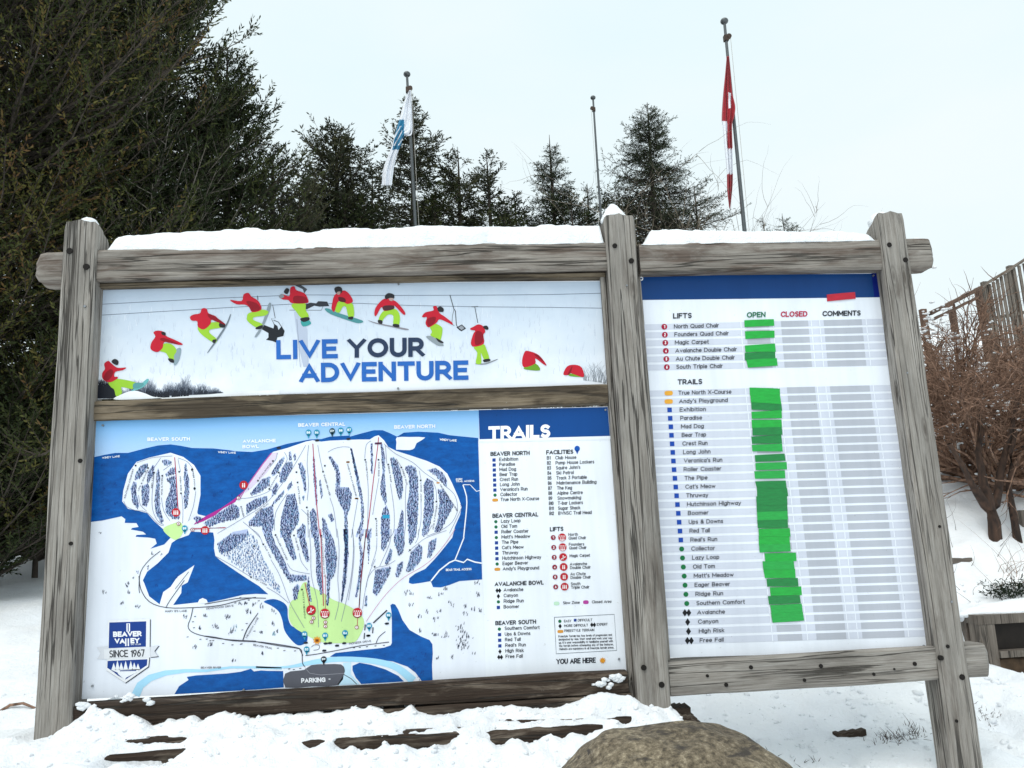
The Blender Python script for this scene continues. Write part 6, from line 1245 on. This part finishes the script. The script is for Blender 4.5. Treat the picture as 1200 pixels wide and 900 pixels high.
# ------------------------------------------------------------------ small timbers, stones and plants in the snow
def lone_timber(pxa, pya, pxb, pyb, y, w, hgt, lab, mat=WOOD_LOW, dy=0., name="wood_plank", cat="plank"):
    a, b = at(pxa, pya, y), at(pxb, pyb, y + dy); o = bar(name, a, b, w, hgt, mat, None); return tag(o, lab, cat)
lone_timber(786, 838, 806, 838, .05, .12, .10, "short timber stub poking out of the snow right of the middle post", WOOD_LOW, name="timber_stub", cat="timber")
lone_timber(801, 836, 815, 850, .02, .05, .06, "split end of wood leaning off the timber stub behind the boulder", WOOD_LOW, name="timber_stub", cat="timber")
p, y_ = on_ground(995, 864); q = on_ground(1017, 862)[0]
o = bar("wood_plank", p + np.array([-.09, 0, .015]), p + np.array([.11, .02, .02]), .05, .035, WOOD_LOW, None); tag(o, "small dark piece of wood lying in the snow left of the right post's foot", "plank")
p, y_ = on_ground(1116, 660); o = bar("wood_plank", p + np.array([-.25, 0, .03]), p + np.array([.22, .05, .02]), .12, .05, FW, None); tag(o, "grey board end sticking out of the snow just right of the right post", "plank")
p, y_ = on_ground(18, 832); P = np.array([p + np.array([-.12, 0, -.01]), p + np.array([-.04, 0, .035]), p + np.array([.04, .02, .04]), p + np.array([.13, .02, .0])])[None]
V_, F_ = tube_mesh(P, np.array([[.012, .012, .01, .008]]), 6); tag(link("stick", mesh_np("stick", V_, F_), [TWR], smooth=True), "brown bent stick in the snow left of the left post", "stick")
# dark wet stain of grass tufts
def tufts(name, pts, n, h, lab, mat, sp=.05):
    rg2 = np.random.default_rng(len(pts) * 7 + n); C = []
    for px, py in pts:
        p, y = on_ground(px, py)
        for _ in range(n):
            x = p[0] + rg2.normal(0, sp); yy = y + rg2.normal(0, sp); C.append((x, yy, float(ground(x, yy)) - .01))
    C = np.array(C); k = 5; D = unit(rg2.normal(0, .5, C.shape) + np.array([.2, 0, .9])); s = np.linspace(0, 1, k); L = h * rg2.uniform(.4, 1.2, len(C))
    P = C[:, None] + D[:, None] * (s[None, :] * L[:, None])[..., None] + np.array([1, 0, -.6]) * ((s ** 2)[None, :] * L[:, None] * rg2.normal(0, .5, (len(C), 1)))[..., None]
    V_, F_ = tube_mesh(P, np.full((len(C), 1), .0028) * (1.1 - s), 3); o = link(name, mesh_np(name, V_, F_), [mat]); tag(o, lab, "grass" if 'grass' in name else "twigs", kind='stuff'); return o
tufts("dead_grass", [(x, 868 - (x - 1030) * .17 + rg.uniform(-4, 4)) for x in range(1030, 1082, 3)], 9, .05, "dead dark grass blades poking through the snow left of the right post's foot", TWD, .03)
tufts("bare_twigs", [(1168, 690), (1176, 672), (1188, 690), (1195, 672)], 6, .45, "thin reddish shoots standing in the snow at the right edge", TWR, .05)
tufts("dead_grass", [(1154, 838), (1160, 846), (1148, 832), (1166, 842), (1158, 852), (1142, 815)], 12, .04, "dark grass and soil showing through snow right of the right post's foot", TWD, .03)
tufts("dead_grass", [(955, 893), (940, 896), (905, 888)], 8, .04, "few dark grass blades in the snow right of the boulder", TWD, .02)
# low juniper branches under snow at the right edge
p, y_ = on_ground(1186, 700)
rg3 = np.random.default_rng(8); n_ = 2600; C = np.array([p[0] + .1, y_, p[2]]) + np.stack([rg3.uniform(-.28, .7, n_), rg3.normal(0, .12, n_), np.abs(rg3.normal(.05, .05, n_))], 1)
me = leaf_mesh("juniper", C, unit(rg3.normal(0, 1, C.shape) + np.array([-.6, 0, .2])), unit(rg3.normal(0, 1, C.shape)), rg3.uniform(.03, .07, n_), np.full(n_, .006), rg3.random(n_) * .5)
tag(link("juniper_shrub", me, [FOL_S]), "low dark juniper branches half under snow at the right edge", "shrub")
# timber box corner with its inner shade painted dark and earth below, at the right edge
y_ = 1.7; a = at(1146, 728, y_); b = at(1152, 768, y_)
bx = empty("timber_planter", (a[0], y_, b[2])); tag(bx, "grey timber box corner with dark inside and snow on top at the right edge", "planter")
zt_, zb_ = at(1170, 731, y_)[2], at(1170, 768, y_)[2]; x0_ = at(1149, 745, y_)[0]
boxq("post", (x0_, y_, zb_ - .5), (x0_ + .13, y_ + .13, zt_ - .002), FW, bx)
boxq("board", (x0_ - .01, y_ - .004, zt_), (x0_ + 1.8, y_ + .16, zt_ + .07), FW, bx)
boxq("board", (x0_ + .1, y_ + .07, zb_ - .5), (x0_ + 1.8, y_ + .115, zt_ - .004), simple("cavity_shade_board", '241e1a', .8, var=.3, bscale=12), bx)  # dark backing sheet, its colour stands in for shade inside the box
boxq("board", (x0_ + .132, y_ - .01, zb_ - .02), (x0_ + 1.8, y_ + .068, zb_ + .03), FW, bx)
boxq("board", (x0_ - .004, y_ + .16, zb_ - .5), (x0_ + .05, y_ + 1.2, zt_ + .068), FW, bx)
blob("snow_heap", (x0_ + .95, y_ + .2, zt_ + .06), (1.05, .22, .10), "snow lying on the timber box at the right edge", 31, amp=.2)
EARTH = simple("brown_wet_earth", '4a3a2b', .9, bump=1.0, bscale=14, var=.5)
pe = at(1196, 800, y_ - .12)
gxx, gzz = np.meshgrid(np.arange(x0_ + .1, x0_ + 1.9, .02), np.arange(-.35, zb_ - .018, .02)); yy = 1.715 + .045 * fbm(gxx * 6, gzz * 6, o=4, seed=4) + .25 * (.4 - gzz) * 0
nx_, nz_ = gxx.shape[1], gxx.shape[0]; V_ = np.stack([gxx, yy, gzz], -1).reshape(-1, 3); V_ = np.vstack([V_, V_ + np.array([0, .16, 0])]); I = (np.arange(nz_ - 1)[:, None] * nx_ + np.arange(nx_ - 1)[None]).ravel()
F_ = np.stack([I, I + 1, I + 1 + nx_, I + nx_], 1); tp_ = (nz_ - 1) * nx_ + np.arange(nx_ - 1); K_ = nx_ * nz_; sd_ = np.arange(nz_ - 1) * nx_
F_ = np.vstack([F_, F_[:, ::-1] + K_, np.stack([tp_, tp_ + 1, tp_ + 1 + K_, tp_ + K_], 1), np.stack([sd_, sd_ + nx_, sd_ + nx_ + K_, sd_ + K_], 1)])
tag(link("earth_bank", mesh_np("earth_bank", V_, F_), [EARTH], smooth=True), "brown wet earth face below the timber box at the right edge", "earth")
p = at(1197, 600, 4.2); q = at(1200, 668, 4.2); print("TRUNK depth", YT, [on_ground(x_, y0_)[1] for x_, y0_ in ((1120, 600), (1110, 565), (1180, 690), (1150, 720))])
tag(boxq("wood_post", (p[0] - .01, 4.2, float(ground(p[0], 4.2)) - .1), (p[0] + .12, 4.32, p[2] + .02), FW, None), "grey post cut off by the right edge beside the dark trunks", "post")

# crumbs and broken crust lying on the snow
def crumbs(name, n, fx, fy, r0, r1, lab, seed):
    rgc = np.random.default_rng(seed); x = fx(rgc, n); y = fy(rgc, n); z = ground(x, y)
    r = r0 + (r1 - r0) * rgc.random((n, 1)) ** 3; global rg; old = rg; rg = rgc
    o = clumps(name, np.stack([x, y, z], 1), r * np.array([[1.2, 1.1, .8]]), None); rg = old; tag(o, lab, "snow")
crumbs("snow_crumbs", 650, lambda r, n: r.uniform(-2.2, 1.2, n), lambda r, n: -.09 - .5 * r.random(n) ** 1.3, .003, .016, "small lumps of broken snow on the bank at the foot of the trail map", 4)
crumbs("snow_crumbs", 500, lambda r, n: r.uniform(2.7, 5.2, n), lambda r, n: r.uniform(.2, 3.4, n), .006, .035, "small lumps of broken snow on the slope right of the signboard", 5)
crumbs("snow_crumbs", 500, lambda r, n: r.uniform(1.2, 3.0, n), lambda r, n: r.uniform(.1, 2.4, n), .005, .022, "small lumps of broken snow behind the right part of the signboard", 6)
crumbs("snow_crumbs", 400, lambda r, n: r.uniform(-4.5, -2.3, n), lambda r, n: r.uniform(-.2, 3.5, n), .006, .03, "small lumps of broken snow left of the signboard", 7)
# snow stuck to the faces of the lower beams
pts = [];
for px, py, w_, n_ in [(150, 818, 12, 12), (705, 800, 8, 16), (722, 795, 8, 24), (640, 838, 10, 10), (175, 822, 6, 6), (98, 826, 8, 18), (560, 838, 14, 8), (108, 840, 8, 10)]:
    for _ in range(n_): pts.append(at(px + rg.normal(0, w_ * .5), py + rg.normal(0, 2), -.085))
o = clumps("stuck_snow", np.array(pts), rg.uniform(.5, 1.2, (len(pts), 1)) * np.array([[.02, .012, .012]]), None); tag(o, "bits of snow stuck to the bottom beams under the trail map", "snow")
# thin shoots growing out of the snow on the right slope
tufts("bare_twigs", [(1090, 700), (1135, 690), (1105, 640), (1128, 655), (1160, 650), (1150, 700), (1112, 618)], 2, .5, "single thin shoots standing in the snow between the right post and the dark trunk", TWD, .1)

# ------------------------------------------------------------------ flagpoles and flags
def flagpole(tx, ty, bx_, by_, y, r, lab, side=1):
    T = at(tx, ty, y); B = at(bx_, by_, y); d = (T - B) / (T[2] - B[2]); gz = float(ground(B[0], y)) - .1; base = B + d * (gz - B[2]); base[2] = gz
    root = empty("flagpole", tuple(base)); tag(root, lab, "flagpole", "flagpoles behind the signboard")
    L = np.linspace(0, 1, 10)[:, None]; P = (base * (1 - L) + T * L)[None]; V_, F_ = tube_mesh(P, np.linspace(r * 1.5, r * .8, 10)[None], 12); link("pole", mesh_np("pole", V_, F_), [STEEL], root, smooth=True)
    bm = bmesh.new(); bmesh.ops.create_uvsphere(bm, u_segments=16, v_segments=10, radius=r * 2.3, matrix=Matrix.Translation(Vector(T + d * r * 1.2)) @ Matrix.Diagonal((1, 1, .8, 1))); me = bpy.data.meshes.new("finial"); bm.to_mesh(me); bm.free(); link("finial", me, [STEEL], root, smooth=True)
    bm = bmesh.new(); c = T - d * r * 9 + np.array([side * r * 1.6, -r * .5, 0]); bmesh.ops.create_cone(bm, cap_ends=True, segments=12, radius1=r * 1.5, radius2=r * 1.5, depth=r * 1.6, matrix=Matrix.Translation(Vector(c)) @ Matrix.Rotation(math.pi / 2, 4, 'X'))
    bmesh.ops.create_cube(bm, size=1, matrix=Matrix.Translation(Vector(T - d * r * 10)) @ Matrix.Diagonal((r * 2.6, r * 2.4, r * 3.5, 1))); me = bpy.data.meshes.new("pulley"); bm.to_mesh(me); bm.free(); link("pulley", me, [BOLT], root)
    P = np.stack([T - d * r * 9 + np.array([side * r * 2.4, -r, 0]), base + (T - base) * .2 + np.array([side * r * 2.0, -r, 0])])[None]; V_, F_ = tube_mesh(P, np.full((1, 2), r * .14), 4); link("halyard", mesh_np("halyard", V_, F_), [simple("rope", 'b9b6ae', .9)], root)
    return root
flagpole(477, 89, 487, 268, 12, .036, "metal flagpole carrying the limp white and blue flag", 1)
flagpole(695, 116, 704.5, 262, 12.5, .028, "bare metal flagpole without a flag near the middle post", -1)
flagpole(849, 27, 872.5, 270, 9, .034, "metal flagpole carrying the limp red and white flag", 1)
def cloth(name, left, right, y, mat_fn, lab, folds=4, amp=.05, seed=0, nu=28, nv=60, mats=()):
    """limp flag hanging in folds between a left and a right outline (px), top to bottom"""
    lp, rp = np.array(smooth_pts(left, False, 6)), np.array(smooth_pts(right, False, 6))
    def res(P, n): t = np.linspace(0, len(P) - 1, n); i = np.clip(t.astype(int), 0, len(P) - 2); w = (t - i)[:, None]; return P[i] * (1 - w) + P[i + 1] * w
    lp, rp = res(lp, nv), res(rp, nv); V = []; 
    for j in range(nv):
        for i in range(nu):
            u = i / (nu - 1); v = j / (nv - 1); pxy = lp[j] * (1 - u) + rp[j] * u; ph = u * folds * 2 * math.pi + 1.5 * math.sin(v * 2.5 + seed) + seed
            V.append(at(pxy[0], pxy[1], y + amp * math.sin(ph) * (.35 + .65 * v) - .06 + .02 * math.sin(ph * 2.3 + v * 6)))
    F = []; mi = []
    for j in range(nv - 1):
        for i in range(nu - 1): a = j * nu + i; F.append((a, a + 1, a + nu + 1, a + nu)); mi.append(mat_fn((i + .5) / (nu - 1), (j + .5) / (nv - 1), lp, rp, j))
    me = mesh_np(name, V, F); me.polygons.foreach_set('material_index', np.array(mi, np.int32)); o = link(name, me, mats, smooth=True); md = o.modifiers.new("s", 'SOLIDIFY'); md.thickness = .003; md.offset = 0
    return tag(o, lab, "flag")
def cloth_mat(name, c):
    m = simple(name, c, .8, var=.06, bscale=6); b = m.node_tree.nodes['Principled BSDF']; b.inputs['Sheen Weight'].default_value = .2; return m
CW, CB, CR = cloth_mat("white_cloth", 'eceff6'), cloth_mat("blue_cloth_print", '1b78a0'), cloth_mat("red_cloth", 'a00f24')
zf = Zf(330, 50, 3.75)
def mf(u, v, lp, rp, j):
    x, y_ = lp[j] * (1 - u) + rp[j] * u; X, Y2 = (x - 330) * 3.75, (y_ - 50) * 3.75
    if 335 < Y2 < 468 and X < 540 - (Y2 - 400) * .0 and X > 488 + (468 - Y2) * .16:
        if 365 < Y2 < 450 and abs(((X * .9 + Y2 * .5) % 17) - 8) < 2.6 and X < 532: return 0
        return 1
    return 0
cloth("flag", zf(562, 208, 540, 255, 522, 320, 500, 395, 482, 460, 462, 510, 446, 560, 440, 628), zf(568, 208, 572, 290, 573, 400, 540, 410, 522, 455, 505, 500, 492, 560, 484, 628), 12, mf, "limp white flag with a teal-blue printed emblem on the left flagpole", 2, .04, 1, 40, 80, mats=(CW, CB))
zg = Zf(800, 0, 3.2143)
def mf2(u, v, lp, rp, j):
    x, y_ = lp[j] * (1 - u) + rp[j] * u; X, Y2 = (x - 800) * 3.2143, y_ * 3.2143
    if 345 < Y2 < 405 and 172 < X < 181: return 0
    if 455 < Y2 < 560 and X < 168: return 0
    if 555 < Y2 < 652: return 0
    return 1
cloth("flag", zg(166, 212, 160, 280, 153, 350, 147, 440, 150, 478, 158, 560, 166, 650, 168, 720, 176, 785), zg(175, 212, 181, 280, 186, 345, 198, 400, 194, 440, 186, 470, 188, 560, 189, 655, 187, 710, 179, 787), 9, mf2, "limp red and white flag hanging on the right flagpole", 2.5, .045, 2, 40, 90, mats=(CW, CR))
